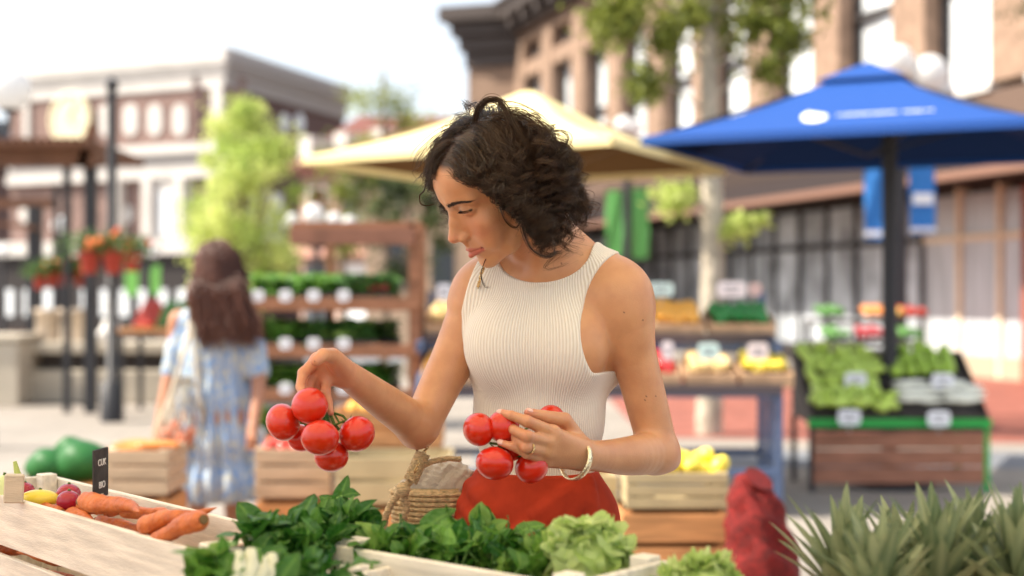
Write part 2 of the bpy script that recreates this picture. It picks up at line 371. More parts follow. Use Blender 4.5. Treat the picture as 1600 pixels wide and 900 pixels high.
def hair_strands(G, rad, nside=3, taper=True):
    """G: (N, T, 3) polylines -> one tube mesh"""
    N, T, _ = G.shape; D = np.gradient(G, axis=1); D /= np.linalg.norm(D, axis=2, keepdims=True)+1e-9
    ref = np.array([.31, -.9, .3]); A = np.cross(D, ref); A /= np.linalg.norm(A, axis=2, keepdims=True)+1e-9; Bn = np.cross(D, A)
    prof = np.interp(np.linspace(0, 1, T), [0, .1, .7, 1], [.8, 1, .85, .12 if taper else .8]); rr = rad[:, None]*prof[None]
    ang = np.arange(nside)*2*math.pi/nside
    V = G[:, :, None]+rr[:, :, None, None]*(np.cos(ang)[None, None, :, None]*A[:, :, None]+np.sin(ang)[None, None, :, None]*Bn[:, :, None])
    V = V.reshape(-1, 3); i = np.arange(N)[:, None, None]*T*nside; t = np.arange(T-1)[None, :, None]*nside; k = np.arange(nside)[None, None]; k2 = (k+1) % nside
    Q_ = np.stack([i+t+k, i+t+k2, i+t+nside+k2, i+t+nside+k], -1).reshape(-1, 4); return V, Q_
def proto(name, rad, col, rough, label, cat, group, fn=None, M=None, col2=None, coat=.3, trans=0):
    m = MB(); m.blob((0, 0, 0), rad, M, 14, 9, fn); o = m.build(name, mat('skin_'+name+cat.replace(' ', ''), col, rough, coat=coat, var=.2 if not col2 else 0, col2=col2, scale=14)); tag(o, label, cat, group); o['proto'] = 1; return o
PROTO = {}
def fill(key, args, c, u, v, n, zj=.02, seed=0, rnd=True, up=Vector((0, 0, 1)), label=None, group=None):
    """place n copies over the parallelogram c + a*u + b*v (jittered grid)"""
    rr = random.Random(seed); c, u, v = Vector(c), Vector(u), Vector(v); nu = max(1, round(math.sqrt(n*u.length/v.length))); nv = max(1, math.ceil(n/nu)); k = 0
    first = None
    for i in range(nu):
        for j in range(nv):
            if k >= n: break
            if key not in PROTO or PROTO[key] is None: o = PROTO[key] = proto(*args)
            else: o = PROTO[key].copy(); COL.objects.link(o)
            o.location = c+u*((i+.5+rr.uniform(-.2, .2))/nu-.5)+v*((j+.5+rr.uniform(-.2, .2))/nv-.5)+up*rr.uniform(0, zj)
            if rnd: o.rotation_euler = (rr.uniform(0, 6), rr.uniform(0, 6), rr.uniform(0, 6))
            s_ = rr.uniform(.88, 1.1); o.scale = (s_, s_, s_)
            base_l = label or args[4]; hx = ('left', 'centre', 'right')[min(2, int(3*i/nu))]; vy = ('front', 'middle', 'back')[min(2, int(3*j/nv))]
            o['label'] = base_l+(', at the '+vy+' '+hx if nv > 1 and nu > 1 else ', towards the '+hx)
            if group: o['group'] = group
            elif args[6]: o['group'] = args[6]
            k += 1
def pepper(u): a = math.atan2(u.y, u.x); return 1+.10*math.cos(a*3)*(1-u.z*u.z)
A_ = dict(
 orange=('orange', (.043,)*3, (.86, .42, .07), .45, '', 'orange', ''), lemon=('lemon', (.030, .030, .040), (.85, .68, .08), .4, '', 'lemon', ''),
 potato=('potato', (.045, .034, .03), (.80, .58, .26), .6, '', 'potato', ''), gpepper=('green_pepper', (.036, .036, .048), (.03, .22, .05), .2, '', 'pepper', '', pepper),
 rpepper=('red_pepper', (.036, .036, .045), (.55, .02, .02), .2, '', 'pepper', '', pepper), lpepper=('light_green_pepper', (.034, .032, .066), (.56, .74, .14), .3, '', 'pepper', '', pepper),
 lime=('green_apple', (.044,)*3, (.40, .60, .08), .3, '', 'apple', ''), white=('white_asparagus', (.095, .018, .020), (.90, .90, .76), .5, '', 'asparagus', ''), green_a=('green_asparagus', (.095, .012, .012), (.20, .30, .12), .5, '', 'asparagus', ''),
 tomato=('tomato', (.034, .034, .03), (.66, .04, .02), .25, '', 'tomato', ''), carrot=('carrot', (.075, .016, .016), (.80, .27, .05), .5, '', 'carrot', ''))
def tagcard(c, w_, h_, label, col=(.85, .85, .85), rot=0., parent=None, stick=True):
    t = empty('price_tag', c, rot, label, 'price tag') ; m = MB()
    P = []; r = min(w_, h_)*.28
    for cx, cz, a0 in ((w_/2-r, h_/2-r, 0), (-w_/2+r, h_/2-r, 90), (-w_/2+r, -h_/2+r, 180), (w_/2-r, -h_/2+r, 270)):
        for k in range(5): a = math.radians(a0+22.5*k); P.append((cx+r*math.cos(a), -.002, cz+r*math.sin(a)))
    m.prism(P, (0, 0, 0), (0, .004, 0)); m.build('card', mat('tag_%d%d%d' % tuple(int(c_*99) for c_ in col), col, .6), t)
    if stick: m = MB(); m.box((0, .004, -h_/2-.02), (.006, .003, .06)); m.build('stick', mat('tag_stick', (.5, .5, .5), .5), t)
    for k in range(2): m = MB(); m.box((0, -.0035, h_*(.12-.28*k)), (w_*(.6-.15*k), .001, h_*.09)); m.build('writing', mat('tag_ink', (.12, .12, .14), .7), t)
    if parent: t['group'] = parent
    return t

GRN = mat('vine_green', (.10, .17, .035), .55, var=.3, scale=60)
DKM = mat('dark_metal', (.035, .035, .04), .5); WHP = mat('white_print', (.85, .86, .9), .7)
CHK = mat('chalk_white', (.8, .8, .78), .9)
def colored(key, col, label, cat, c, u, v, n, seed, r=.04, group=None):
    fill(key, (cat.replace(' ', '_'), (r, r, r*.95), col, .35, label, cat, group or label), c, u, v, n, .02, seed)
# ================================================================ GROUND AND THE UNSEEN STALL CANOPY ADDED TO SHADE THE SHOPPER
def paving():
    m = bpy.data.materials.new('paving'); m.use_nodes = True; n = m.node_tree.nodes; l = m.node_tree.links; b = n['Principled BSDF']
    tc = n.new('ShaderNodeTexCoord'); br = n.new('ShaderNodeTexBrick'); br.offset = .5
    br.inputs['Scale'].default_value = 1; br.inputs['Brick Width'].default_value = .9; br.inputs['Row Height'].default_value = .6; br.inputs['Mortar Size'].default_value = .008
    br.inputs['Color1'].default_value = (.38, .335, .29, 1); br.inputs['Color2'].default_value = (.33, .29, .25, 1); br.inputs['Mortar'].default_value = (.2, .18, .16, 1)
    l.new(tc.outputs['Object'], br.inputs[0]); nz = n.new('ShaderNodeTexNoise'); nz.inputs['Scale'].default_value = .7; nz.inputs['Detail'].default_value = 8; l.new(tc.outputs['Object'], nz.inputs[0])
    mx = n.new('ShaderNodeMix'); mx.data_type = 'RGBA'; mx.blend_type = 'MULTIPLY'; mx.inputs[0].default_value = .5; l.new(br.outputs[0], mx.inputs[6]); l.new(nz.outputs[0], mx.inputs[7])
    l.new(mx.outputs[2], b.inputs['Base Color']); b.inputs['Roughness'].default_value = .8; return m
m = MB(); m.box((0, 150, -.25), (500, 500, .5)); o = m.build('ground', paving()); tag(o, kind='structure')
def canopy(x0, x1, y0, y1, zf, zb):
    t = empty('added_shade_canopy', ((x0+x1)/2, (y0+y1)/2, 0), 0, 'unseen cream fabric canopy on four pale posts, added to shade the vegetable counter', 'canopy')
    L = t.location; m = MB(); N = 14
    for a in range(2):
        P = [[Vector((x0+(x1-x0)*i/N, y0+(y1-y0)*j/N, zf+(zb-zf)*j/N-.05*math.sin(math.pi*i/N)*math.sin(math.pi*j/N)-a*.004)) for j in range(N+1)] for i in range(N+1)]
        if a: P = [list(reversed(r)) for r in P]
        m.sheet(P)
    m.build('canopy_fabric', mat('canopy_cream', (.95, .89, .76), .8, trans=.66), t, L)
    pm = mat('pale_post', (.6, .58, .55), .4)
    for x in (x0+.05, x1-.05):
        for y, z in ((y0+.05, zf), (y1-.05, zb)):
            m = MB(); m.tube([(x, y, 0), (x, y, z-.01)], .022, 12); m.build('post', pm, t, L)
    for a, b in (((x0, y0, zf), (x1, y0, zf)), ((x0, y1, zb), (x1, y1, zb)), ((x0, y0, zf), (x0, y1, zb)), ((x1, y0, zf), (x1, y1, zb))):
        m = MB(); m.tube([Vector(a)-Vector((0, 0, .03)), Vector(b)-Vector((0, 0, .03))], .016, 8); m.build('rail', pm, t, L)
canopy(-2.45, 1.3, -1.9, 2.75, 2.75, 2.25)  # out of view; placed and tinted to soften and warm the shopper's light
# ================================================================ BUILDINGS
BRK = mat('pink_brick', (.235, .155, .135), .85, var=.22, scale=5); BRKD = mat('dark_and_shaded_brick', (.12, .075, .07), .85, var=.2, scale=5); STN = mat('white_stone', (.60, .57, .54), .8, var=.08, scale=2)
STD = mat('grey_and_shaded_stone', (.34, .32, .31), .8, var=.1); ORB = mat('orange_brick', (.29, .195, .14), .85, var=.25, scale=5); DGL = mat('dark_glass', (.05, .06, .075), .12, spec=.8); SGL = mat('sky_glass', (.55, .62, .70), .06, metal=.75, spec=1.0)
DFR = mat('dark_frame', (.045, .040, .040), .5, spec=.1); WGL = mat('window_white', (.70, .74, .78), .25, spec=.6); CRM = mat('cream_wall', (.80, .66, .48), .8, var=.1); ROOFD = mat('dark_roof', (.05, .048, .055), .7)
CURT = mat('curtained_window', (.78, .82, .86), .15, spec=.8, var=.25, scale=.8)
class Facade:
    """vertical plane through P with unit direction D; place(px, py) -> (s, z)"""
    def __init__(s, P, D): s.P = Vector((P[0], P[1], 0)); s.D = Vector((D[0], D[1], 0)).normalized(); s.N = Vector((s.D.y, -s.D.x, 0)); s.N = s.N if s.N.dot(-s.P) > 0 else -s.N
    def sz(s, px, py):
        k = (px-800)/F; # x = k*y ; P.x + D.x t = k (P.y + D.y t)
        t = (k*s.P.y-s.P.x)/(s.D.x-k*s.D.y); d = s.P.y+s.D.y*t; return t, CZ+(460-py)/F*d
    def pt(s, t, z, o=0.): q = s.P+s.D*t+s.N*o; return Vector((q.x, q.y, z))
    def slab(s, m, t0, t1, z0, z1, o0, o1):
        V = [s.pt(t, z, o) for o in (o0, o1) for t, z in ((t0, z0), (t1, z0), (t1, z1), (t0, z1))]
        m.add(V, [(0, 1, 2, 3), (7, 6, 5, 4), (0, 4, 5, 1), (1, 5, 6, 2), (2, 6, 7, 3), (3, 7, 4, 0)]); return m
    def rect(s, m, pa, pb, o0, o1): # two pixel corners
        (ta, za), (tb, zb) = s.sz(*pa), s.sz(*pb); tb2, _ = s.sz(pb[0], pa[1]); return s.slab(m, min(ta, tb), max(ta, tb), min(za, zb), max(za, zb), o0, o1)
def part(name, m_, par, fn):
    m = MB(); fn(m); return m.build(name, m_, par, par.location)
# ---- clock building on the left
A0, C0, E0 = Vector((-15.3, 43.4, 0)), Vector((-8.1, 40, 0)), Vector((-5.6, 47.5, 0))
t = empty('clock_building', C0, 0, 'brick building with white cornice and round clock face at the left', 'building')
f1 = Facade(C0, C0-A0); f2_ = Facade(C0, E0-C0); Wd = (C0-A0).length
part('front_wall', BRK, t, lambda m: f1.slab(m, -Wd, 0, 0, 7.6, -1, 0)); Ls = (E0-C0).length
part('side_wall', BRKD, t, lambda m: f2_.slab(m, .02, Ls, 0, 7.6, -1, 0))  # darker than the front wall: side shade painted into the brick
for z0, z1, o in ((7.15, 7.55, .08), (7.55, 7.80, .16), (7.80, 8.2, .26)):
    part('cornice', STN, t, lambda m: f1.slab(m, -Wd-o, o*.8, z0, z1, 0.002, o)); part('cornice', STD, t, lambda m: f2_.slab(m, -o*.0, Ls, z0, z1, 0.002, o))  # side run greyed: its shade is put into the stone colour
part('roof', ROOFD, t, lambda m: m.prism([A0+Vector((0, 0, 8.19)), C0+Vector((0, 0, 8.19)), E0+Vector((0, 0, 8.19)), Vector((-13, 52, 8.19))], (0, 0, 0), (0, 0, -.3)))
for a, b, o in (((0, 222), (345, 238), .25), ((0, 238), (345, 262), .12), ((0, 262), (345, 276), .2)):
    (_, za), (_, zb) = f1.sz(345, a[1]), f1.sz(345, b[1]); part('string_course', STN if o != .12 else STD, t, lambda m: f1.slab(m, -Wd, .1, zb, za, .002, o))
part('corner_pilaster', STN, t, lambda m: f1.rect(m, (334, 128), (350, 222), .002, .12)); part('pilaster', BRKD, t, lambda m: f1.rect(m, (308, 128), (316, 222), .002, .10))
part('pilaster', STN, t, lambda m: f1.rect(m, (40, 130), (48, 222), .002, .10))
def arch(m, cx, cy, w_, h_, fc, o0, o1):
    P = []; (t0, z0), (t1, z1) = fc.sz(cx-w_/2, cy+h_/2), fc.sz(cx+w_/2, cy-h_/2); r = abs(t1-t0)/2; tm = (t0+t1)/2; lo, hi = min(z0, z1), max(z0, z1)
    P = [(tm-r, lo+r*.8), (tm-r*.7, lo+.1), (tm, lo), (tm+r*.7, lo+.1), (tm+r, lo+r*.8)]+[(tm+r*math.cos(a), hi-r+r*math.sin(a)) for a in np.linspace(0, math.pi, 9)]
    m.prism([fc.pt(a, b, o1) for a, b in P], fc.N*o1, fc.N*o0)
for x in (165, 205, 243, 282):
    o = part('arched_window', STN, t, lambda m: arch(m, x, 188, 22 if x > 170 else 15, 52, f1, .002, .05)); part('pane', WGL, o, lambda m: arch(m, x, 188, 16 if x > 170 else 10, 44, f1, .052, .07)).location = (0, 0, 0)
ct, cz_ = f1.sz(114, 187)
o = part('clock', mat('clock_rim', (.75, .66, .45), .5), t, lambda m: m.lathe(f1.pt(ct, cz_, .05), [(.80, 0), (.80, .1), (.70, .14), (.68, .1)], 36, f1.N.to_track_quat('Z', 'Y').to_matrix()))
Mn = f1.N.to_track_quat('Z', 'Y').to_matrix()
m = MB(); m.lathe(f1.pt(ct, cz_, .09)-t.location, [(.69, 0), (.69, .05)], 36, Mn); m.build('dial', mat('clock_dial', (.80, .76, .60), .6), o)
m = MB()
for a, l_ in ((math.radians(60), .5), (math.radians(-35), .38)): c = f1.pt(ct, cz_, .16)-t.location; m.bar(c, c+(f1.D*math.cos(a)+Vector((0, 0, math.sin(a))))*l_, .05, .02)
m.build('hand', DFR, o)
m = MB()
for k in range(12): a = k*math.pi/6; c = f1.pt(ct, cz_, .15)-t.location+(f1.D*math.cos(a)+Vector((0, 0, math.sin(a))))*.58; m.bar(c, c+(f1.D*math.cos(a)+Vector((0, 0, math.sin(a))))*.08, .03, .02)
m.build('hour_mark', DFR, o)
for xa, xb in ((185, 196), (232, 244), (283, 295)): part('column', STN, t, lambda m: f1.rect(m, (xa, 277), (xb, 386), .002, .30))
part('portico_wall', STN, t, lambda m: f1.rect(m, (238, 277), (300, 386), .002, .10)); part('lower_cornice', STN, t, lambda m: f1.rect(m, (0, 380), (345, 396), .002, .35))
for x, y in ((200, 335), (42, 335)):
    o = part('round_window', STN, t, lambda m: m.lathe(f1.pt(*f1.sz(x, y), .01), [(.26, 0), (.26, .05)], 20, Mn))
for x in (262,): part('window', WGL, t, lambda m: f1.rect(m, (x-9, 300), (x+9, 365), .102, .12))
part('shop_front', DFR, t, lambda m: f1.rect(m, (-20, 400), (345, 520), .002, .12))
for k in range(11): x = 12+k*30; part('shop_window', WGL, t, lambda m: f1.rect(m, (x, 452), (x+14, 494), .122, .14))
for x in (443, 467): o = part('window', WGL, t, lambda m: arch(m, x, 192, 14, 26, f2_, .01, .05))
for a in ((360, 300, 395, 380), (410, 300, 440, 380)): part('window', WGL, t, lambda m: f2_.rect(m, (a[0], a[1]), (a[2], a[3]), .01, .04))
# dark neighbour at the far left edge
t = empty('dark_house', (-19.5, 50, 0), 0, 'dark roofed building at the far left edge behind the globe lamp', 'building'); part('wall', BRKD, t, lambda m: m.box((-19.5, 52, 3), (6.5, 6, 6))); part('roof', mat('slate_blue', (.06, .075, .10), .6), t, lambda m: m.box((-19.5, 52, 6.45), (7, 6.6, 1.6)))

# ---- red brick house with gable rows in the middle distance
t = empty('gabled_house', (-7, 34, 0), 0, 'red brick house with cream windows between the clock building and the brown brick building', 'building'); L = t.location
ff = Facade((-5.5, 37), (5, -4.2)); W2_ = 5.2
part('wall', mat('warm_plaster', (.42, .27, .21), .85, var=.15, scale=2), t, lambda m: ff.slab(m, 0, W2_, 0, 4.6, -1, 0)); RR = mat('red_tiles', (.15, .055, .045), .8, var=.25, scale=6)
part('roof', RR, t, lambda m: m.prism([ff.pt(-.3, 4.6, .4), ff.pt(W2_+.3, 4.6, .4), ff.pt(W2_+.3, 5.7, -2.4), ff.pt(-.3, 6.2, -2.4)], (0, 0, 0), (0, .1, -.2)))
for k in range(4): s0 = .3+k*1.3; part('dormer', STN, t, lambda m: ff.slab(m, s0, s0+.42, 4.75, 5.35, -1.2, .30))
for k in range(4):
    s0 = .3+k*1.3; o = part('window', STN, t, lambda m: ff.slab(m, s0, s0+.75, 2.6, 4.1, .002, .06)); m = MB(); ff.slab(m, s0+.1, s0+.65, 2.7, 4.0, .061, .08); m.build('pane', DGL if k % 2 else mat('red_curtain', (.30, .05, .06), .6), o, L)
    part('shop_window', DGL if k % 2 == 0 else WGL, t, lambda m: ff.slab(m, s0-.1, s0+.9, .6, 2.1, .002, .05))
part('awning', mat('pink_awning', (.55, .30, .24), .8), t, lambda m: ff.slab(m, 0, W2_, 2.25, 2.45, .002, .7))
t = empty('cream_house', (-2.2, 30, 0), 0, 'cream plastered house wall behind the brown shelf rack', 'building'); part('wall', mat('peach_plaster', (.56, .40, .28), .85, var=.08), t, lambda m: m.box((-1.9, 33, 1.9), (2.6, 4, 3.8))); part('roof', RR, t, lambda m: m.box((-1.9, 33, 3.88), (2.8, 4.3, .15)))
part('window', DGL, t, lambda m: m.box((-2.6, 30.99, 1.9), (.5, .03, 1.0))); part('window', DGL, t, lambda m: m.box((-1.5, 30.99, 1.9), (.5, .03, 1.0)))

# ---- brown brick building on the right
fb = Facade((7.0, 22.2), (-.2926, .956)); tE, _ = fb.sz(805, 300); tS = -9.0; oN = fb.N
t = empty('brick_building', (7, 22.2, 0), 0, 'large brown brick building with tall windows and dark shop fronts on the right', 'building'); L = t.location
Z1, Z2, Z3, Z4 = 3.9, 4.5, 8.0, 10.2
per = 2.72; s_list = []; s0, _ = fb.sz(1310, 50); k0 = -6
part('core_wall', DFR, t, lambda m: fb.slab(m, tS, tE, 0, Z4, -3.0, -.55))
for k in range(-5, 9):
    a = s0+k*per
    if a < tS-1 or a-1.75 > tE: continue
    # window spans [a-1.75, a], pier [a, a+.97]
    b = min(a+.97, tE)
    if b > a: part('pier', ORB, t, lambda m: fb.slab(m, a, b, Z2, Z4-.9, -.54, 0.0))
    o = part('window', DFR, t, lambda m: (fb.slab(m, a-1.75, a-1.68, Z2, Z3, -.5, -.3), fb.slab(m, a-.07, a-.002, Z2, Z3, -.5, -.3), fb.slab(m, a-1.75, a, (Z2+Z3)/2-.0, (Z2+Z3)/2+.09, -.5, -.29)))
    m = MB(); fb.slab(m, a-1.68, a-.07, Z2, Z3, -.52, -.45); m.build('pane', CURT, o, L)
    part('spandrel', ORB, t, lambda m: fb.slab(m, a-1.75, a-.002, Z3, Z3+.45, -.54, -.03)); part('spandrel', ORB, t, lambda m: fb.slab(m, a-1.75, a-.002, Z3+1.05, Z4-.9, -.54, -.03))
    part('attic_window', DGL, t, lambda m: fb.slab(m, a-1.75, a-.002, Z3+.45, Z3+1.05, -.5, -.35)); part('window_sill', STN, t, lambda m: fb.slab(m, a-1.8, a+.04, Z2-.12, Z2-.002, -.4, .06))
part('sill_band', mat('brown_stone', (.13, .085, .065), .8), t, lambda m: fb.slab(m, tS, tE, Z1, Z2-.125, -.54, .0))
part('string_course', mat('brown_stone', (.13, .085, .065), .8), t, lambda m: fb.slab(m, tS, tE, Z4-.9, Z4-.752, -.54, .12))
for z0, z1, o in ((Z4-.75, Z4-.35, .3), (Z4-.35, Z4, .7), (Z4, Z4+.15, .85)): part('cornice', mat('dark_cornice', (.075, .06, .055), .7), t, lambda m: fb.slab(m, tS, tE+o*.6, z0, z1, -2.8, o))
for k in range(26): s_ = tS+.4+k*(tE-tS-.6)/25; part('cornice_bracket', mat('dark_cornice', (.075, .06, .055), .7), t, lambda m: fb.slab(m, s_, s_+.28, Z4-.70, Z4-.352, .302, .62))
# far end: lower turned wall
fe = Facade((fb.pt(tE, 0).x, fb.pt(tE, 0).y), (-1, .35)); part('end_wall', ORB, t, lambda m: fe.slab(m, .01, 1.6, 0, Z4-1.0, -3, 0))
for z0, z1, o, e_ in ((Z4-1.7, Z4-1.2, .12, 1.65), (Z4-1.2, Z4-.75, .3, 1.8), (Z4-.75, Z4-.3, .5, 2.0), (Z4-.3, Z4+.15, .8, 2.3)): part('end_cornice', mat('dark_cornice', (.075, .06, .055), .7), t, lambda m: fe.slab(m, -.3, e_, z0, z1-.002, -3, o))
# shop fronts
part('shop_fascia', mat('brown_fascia', (.06, .045, .04), .9, spec=.05), t, lambda m: fb.slab(m, tS, tE, 3.0, Z1-.002, -.54, .10))  # sill band, fascia and awning edge darkened, carrying shade in their colour
part('awning', mat('awning_brown', (.040, .032, .032), .9, spec=.02), t, lambda m: m.prism([fb.pt(tS, 3.55, .102), fb.pt(tS, 3.0, 1.5), fb.pt(tS, 2.92, 1.5), fb.pt(tS, 3.45, .102)], (0, 0, 0), fb.D*(tE-tS)))
part('awning_edge', mat('awning_edge', (.20, .11, .08), .7), t, lambda m: fb.slab(m, tS, tE, 2.90, 3.02, 1.502, 1.55))
nb_ = 0; s_ = tS
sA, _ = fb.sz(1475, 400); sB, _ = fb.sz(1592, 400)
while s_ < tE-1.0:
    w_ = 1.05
    lit = s_+w_ > sB and s_ < sA+.4  # in these bays a sun patch is painted in as paler glass
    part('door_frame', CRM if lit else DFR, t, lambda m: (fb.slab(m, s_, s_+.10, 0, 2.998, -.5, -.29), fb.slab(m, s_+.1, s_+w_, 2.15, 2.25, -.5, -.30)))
    part('shop_pane', mat('sunlit_curtained_glass', (.52, .55, .58), .2, spec=.6, var=.22, scale=2, stretch=(5, 5, .4)) if lit else mat('shop_glass', (.46, .49, .53), .1, var=.5, scale=1.2), t, lambda m: (fb.slab(m, s_+.1, s_+w_, .35, 2.15, -.5, -.35), fb.slab(m, s_+.1, s_+w_, 2.25, 2.9, -.5, -.35)))
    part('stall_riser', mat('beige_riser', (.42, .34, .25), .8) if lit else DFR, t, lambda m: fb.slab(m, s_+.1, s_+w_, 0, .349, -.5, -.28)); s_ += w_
sC, _ = fb.sz(1600, 300); part('corner_pier', mat('red_brick', (.30, .09, .06), .85, var=.2), t, lambda m: fb.slab(m, tS, sC-.1, 0, 2.88, -.15, .12))

# ================================================================ TREES
def tree(name, base, h, crown, n, leaf, label, m_, seed, trunk=.12, clumps=26, bark=(.20, .15, .11), sparse=1., limbs=7, cat='tree', tint=(0, 1), lean=0.):
    rr = random.Random(seed); t = empty(name, base, 0, label, cat); BK = mat('bark_%d' % int(bark[0]*100), bark, .85, var=.3, scale=8, bump=.5, bscale=20)
    m = MB(); top = Vector((lean, 0, h)); cz, rx_, rz_ = crown; m.tube([Vector((0, 0, 0)), Vector((.02*h/3, .01, h*.3)), Vector((lean*.5-.02, 0, h*.65)), top], [trunk*1.25, trunk, trunk*.8, trunk*.35], 12); m.build('trunk', BK, t)
    C = []; m = MB()
    for i in range(clumps):
        a = rr.uniform(0, 6.283); e = rr.uniform(-1, 1); q = math.sqrt(1-e*e)*rr.random()**.35; c = Vector((lean+math.cos(a)*q*rx_, math.sin(a)*q*rx_, cz+e*rz_)); C.append((c, rr.uniform(.16, .34)*rx_))
        if i % 2 == 0: st = Vector((lean*.6, 0, max(h*.4, cz-rz_*.8)+rr.random()*.3*rz_)); m.tube([st, st.lerp(c, .5)+Vector((0, 0, -.08*rz_)), c], [trunk*.32, trunk*.2, trunk*.06], 6)
    m.build('limbs', BK, t); rg = np.random.default_rng(seed); ci = rg.integers(0, len(C), n); cc = np.array([tuple(c[0]) for c in C])[ci]; cr = np.array([c[1] for c in C])[ci]
    P = cc+rg.normal(size=(n, 3))*cr[:, None]*.55; D = rg.normal(size=(n, 3)); D /= _n(D)[:, None]; U = np.cross(D, rg.normal(size=(n, 3))); U /= _n(U)[:, None]; l_ = leaf*rg.uniform(.7, 1.3, n)[:, None]
    V = np.stack([P-D*l_*.5, P+U*l_*.3, P+D*l_*.5, P-U*l_*.3], 1).reshape(-1, 3); Qd = np.arange(n*4).reshape(-1, 4); T = np.repeat(np.clip(rg.uniform(tint[0], tint[1], len(C))[ci]+rg.normal(0, .12, n), 0, 1), 4)
    mkmesh('crown', V, Qd, m_, t, smooth=False, attrs={'tint': T}); return t
YG = leaf_mat('yellow_green_leaf', (.36, .48, .10), (.74, .78, .30), .5, .5); OL = leaf_mat('olive_leaf', (.07, .10, .02), (.34, .38, .07), .5, .4); DG = leaf_mat('dark_tree_leaf', (.025, .045, .015), (.10, .13, .04), .5, .3)
b = at(380, 0, 14); tree('small_tree', (b.x, 14, 0), 2.5, (2.12, .56, .98), 14000, .050, 'small bright yellow green tree left of the shelf rack', YG, 2, .06, 90)
for i, (px, d, h, cz, r_, rz_, n, mm, lb, nn_) in enumerate(((600, 26, 5.4, 3.9, 1.1, 1.1, 3600, OL, 'thin olive tree rising behind the yellow parasol', 22), (535, 24, 3.4, 2.9, .7, .8, 2000, OL, 'low olive tree left of the thin tall one', 14), (640, 22, 2.6, 2.3, .7, .7, 2400, DG, 'dark green bush tree in front of the cream house', 14))):
    b = at(px, 0, d); tree('street_tree', (b.x, d, 0), h, (cz, r_, rz_), n, .09, lb, mm, 20+i, .07, nn_)
b = at(1108, 0, 13.2); tree('plane_tree', (b.x, 13.2, 0), 6.2, (5.1, 1.35, 1.45), 4600, .10, 'plane tree with pale trunk standing between the parasols', OL, 31, .10, 52, bark=(.46, .40, .32)); PT = [o for o in COL.objects if o.name.startswith('plane_tree')][0]
rr = random.Random(3); rg = np.random.default_rng(3)
for k, (x, y, r_) in enumerate(((1040, 60, 26), (1180, 40, 28), (1085, 25, 26), (1052, 312, 28), (1075, 300, 16), (1160, 352, 22), (1140, 362, 14), (1190, 345, 12), (960, 30, 45), (1010, 130, 34), (1200, 110, 28), (1230, 60, 30))):
    c = at(x, y, 13.0)-PT.location; n = int(r_*r_*.35); rw = r_/F*13; P = np.array(c)+rg.normal(size=(n, 3))*rw*.5; D = rg.normal(size=(n, 3)); D /= _n(D)[:, None]; U = np.cross(D, rg.normal(size=(n, 3))); U /= _n(U)[:, None]; l_ = .085
    V = np.stack([P-D*l_*.5, P+U*l_*.3, P+D*l_*.5, P-U*l_*.3], 1).reshape(-1, 3); mkmesh('twig_leaves', V, np.arange(n*4).reshape(-1, 4), YG if 3 <= k < 8 else OL, PT, smooth=False, attrs={'tint': rg.random(n*4)})
    m = MB(); m.tube([Vector((0, 0, max(.6, c.z-.25))), Vector(c)*.5+Vector((0, 0, (c.z-.1)*.5)), Vector(c)], [.018, .012, .005], 5); m.build('branch', mat('bark_46', (.46, .40, .32), .85), PT)
# overhanging twigs against the sky
for px, py, d, lb in ((1590, 20, 16, 'leafy twig tip hanging in at the top right corner'),):
    c = at(px, py, d); t = empty('tree_branch', c, 0, lb, 'branch'); n = 60; P = rg.normal(size=(n, 3))*.10; D = rg.normal(size=(n, 3)); D /= _n(D)[:, None]; U = np.cross(D, rg.normal(size=(n, 3))); U /= _n(U)[:, None]; V = np.stack([P-D*.03, P+U*.02, P+D*.03, P-U*.02], 1).reshape(-1, 3); mkmesh('leaves', V, np.arange(n*4).reshape(-1, 4), DG, t, smooth=False, attrs={'tint': rg.random(n*4)}); m = MB(); m.tube([(0, 0, 0), (.3, .1, .3), (1.2, .3, .9)], [.006, .012, .02], 6); m.build('twig', mat('bark_20', (.20, .15, .11), .85), t)

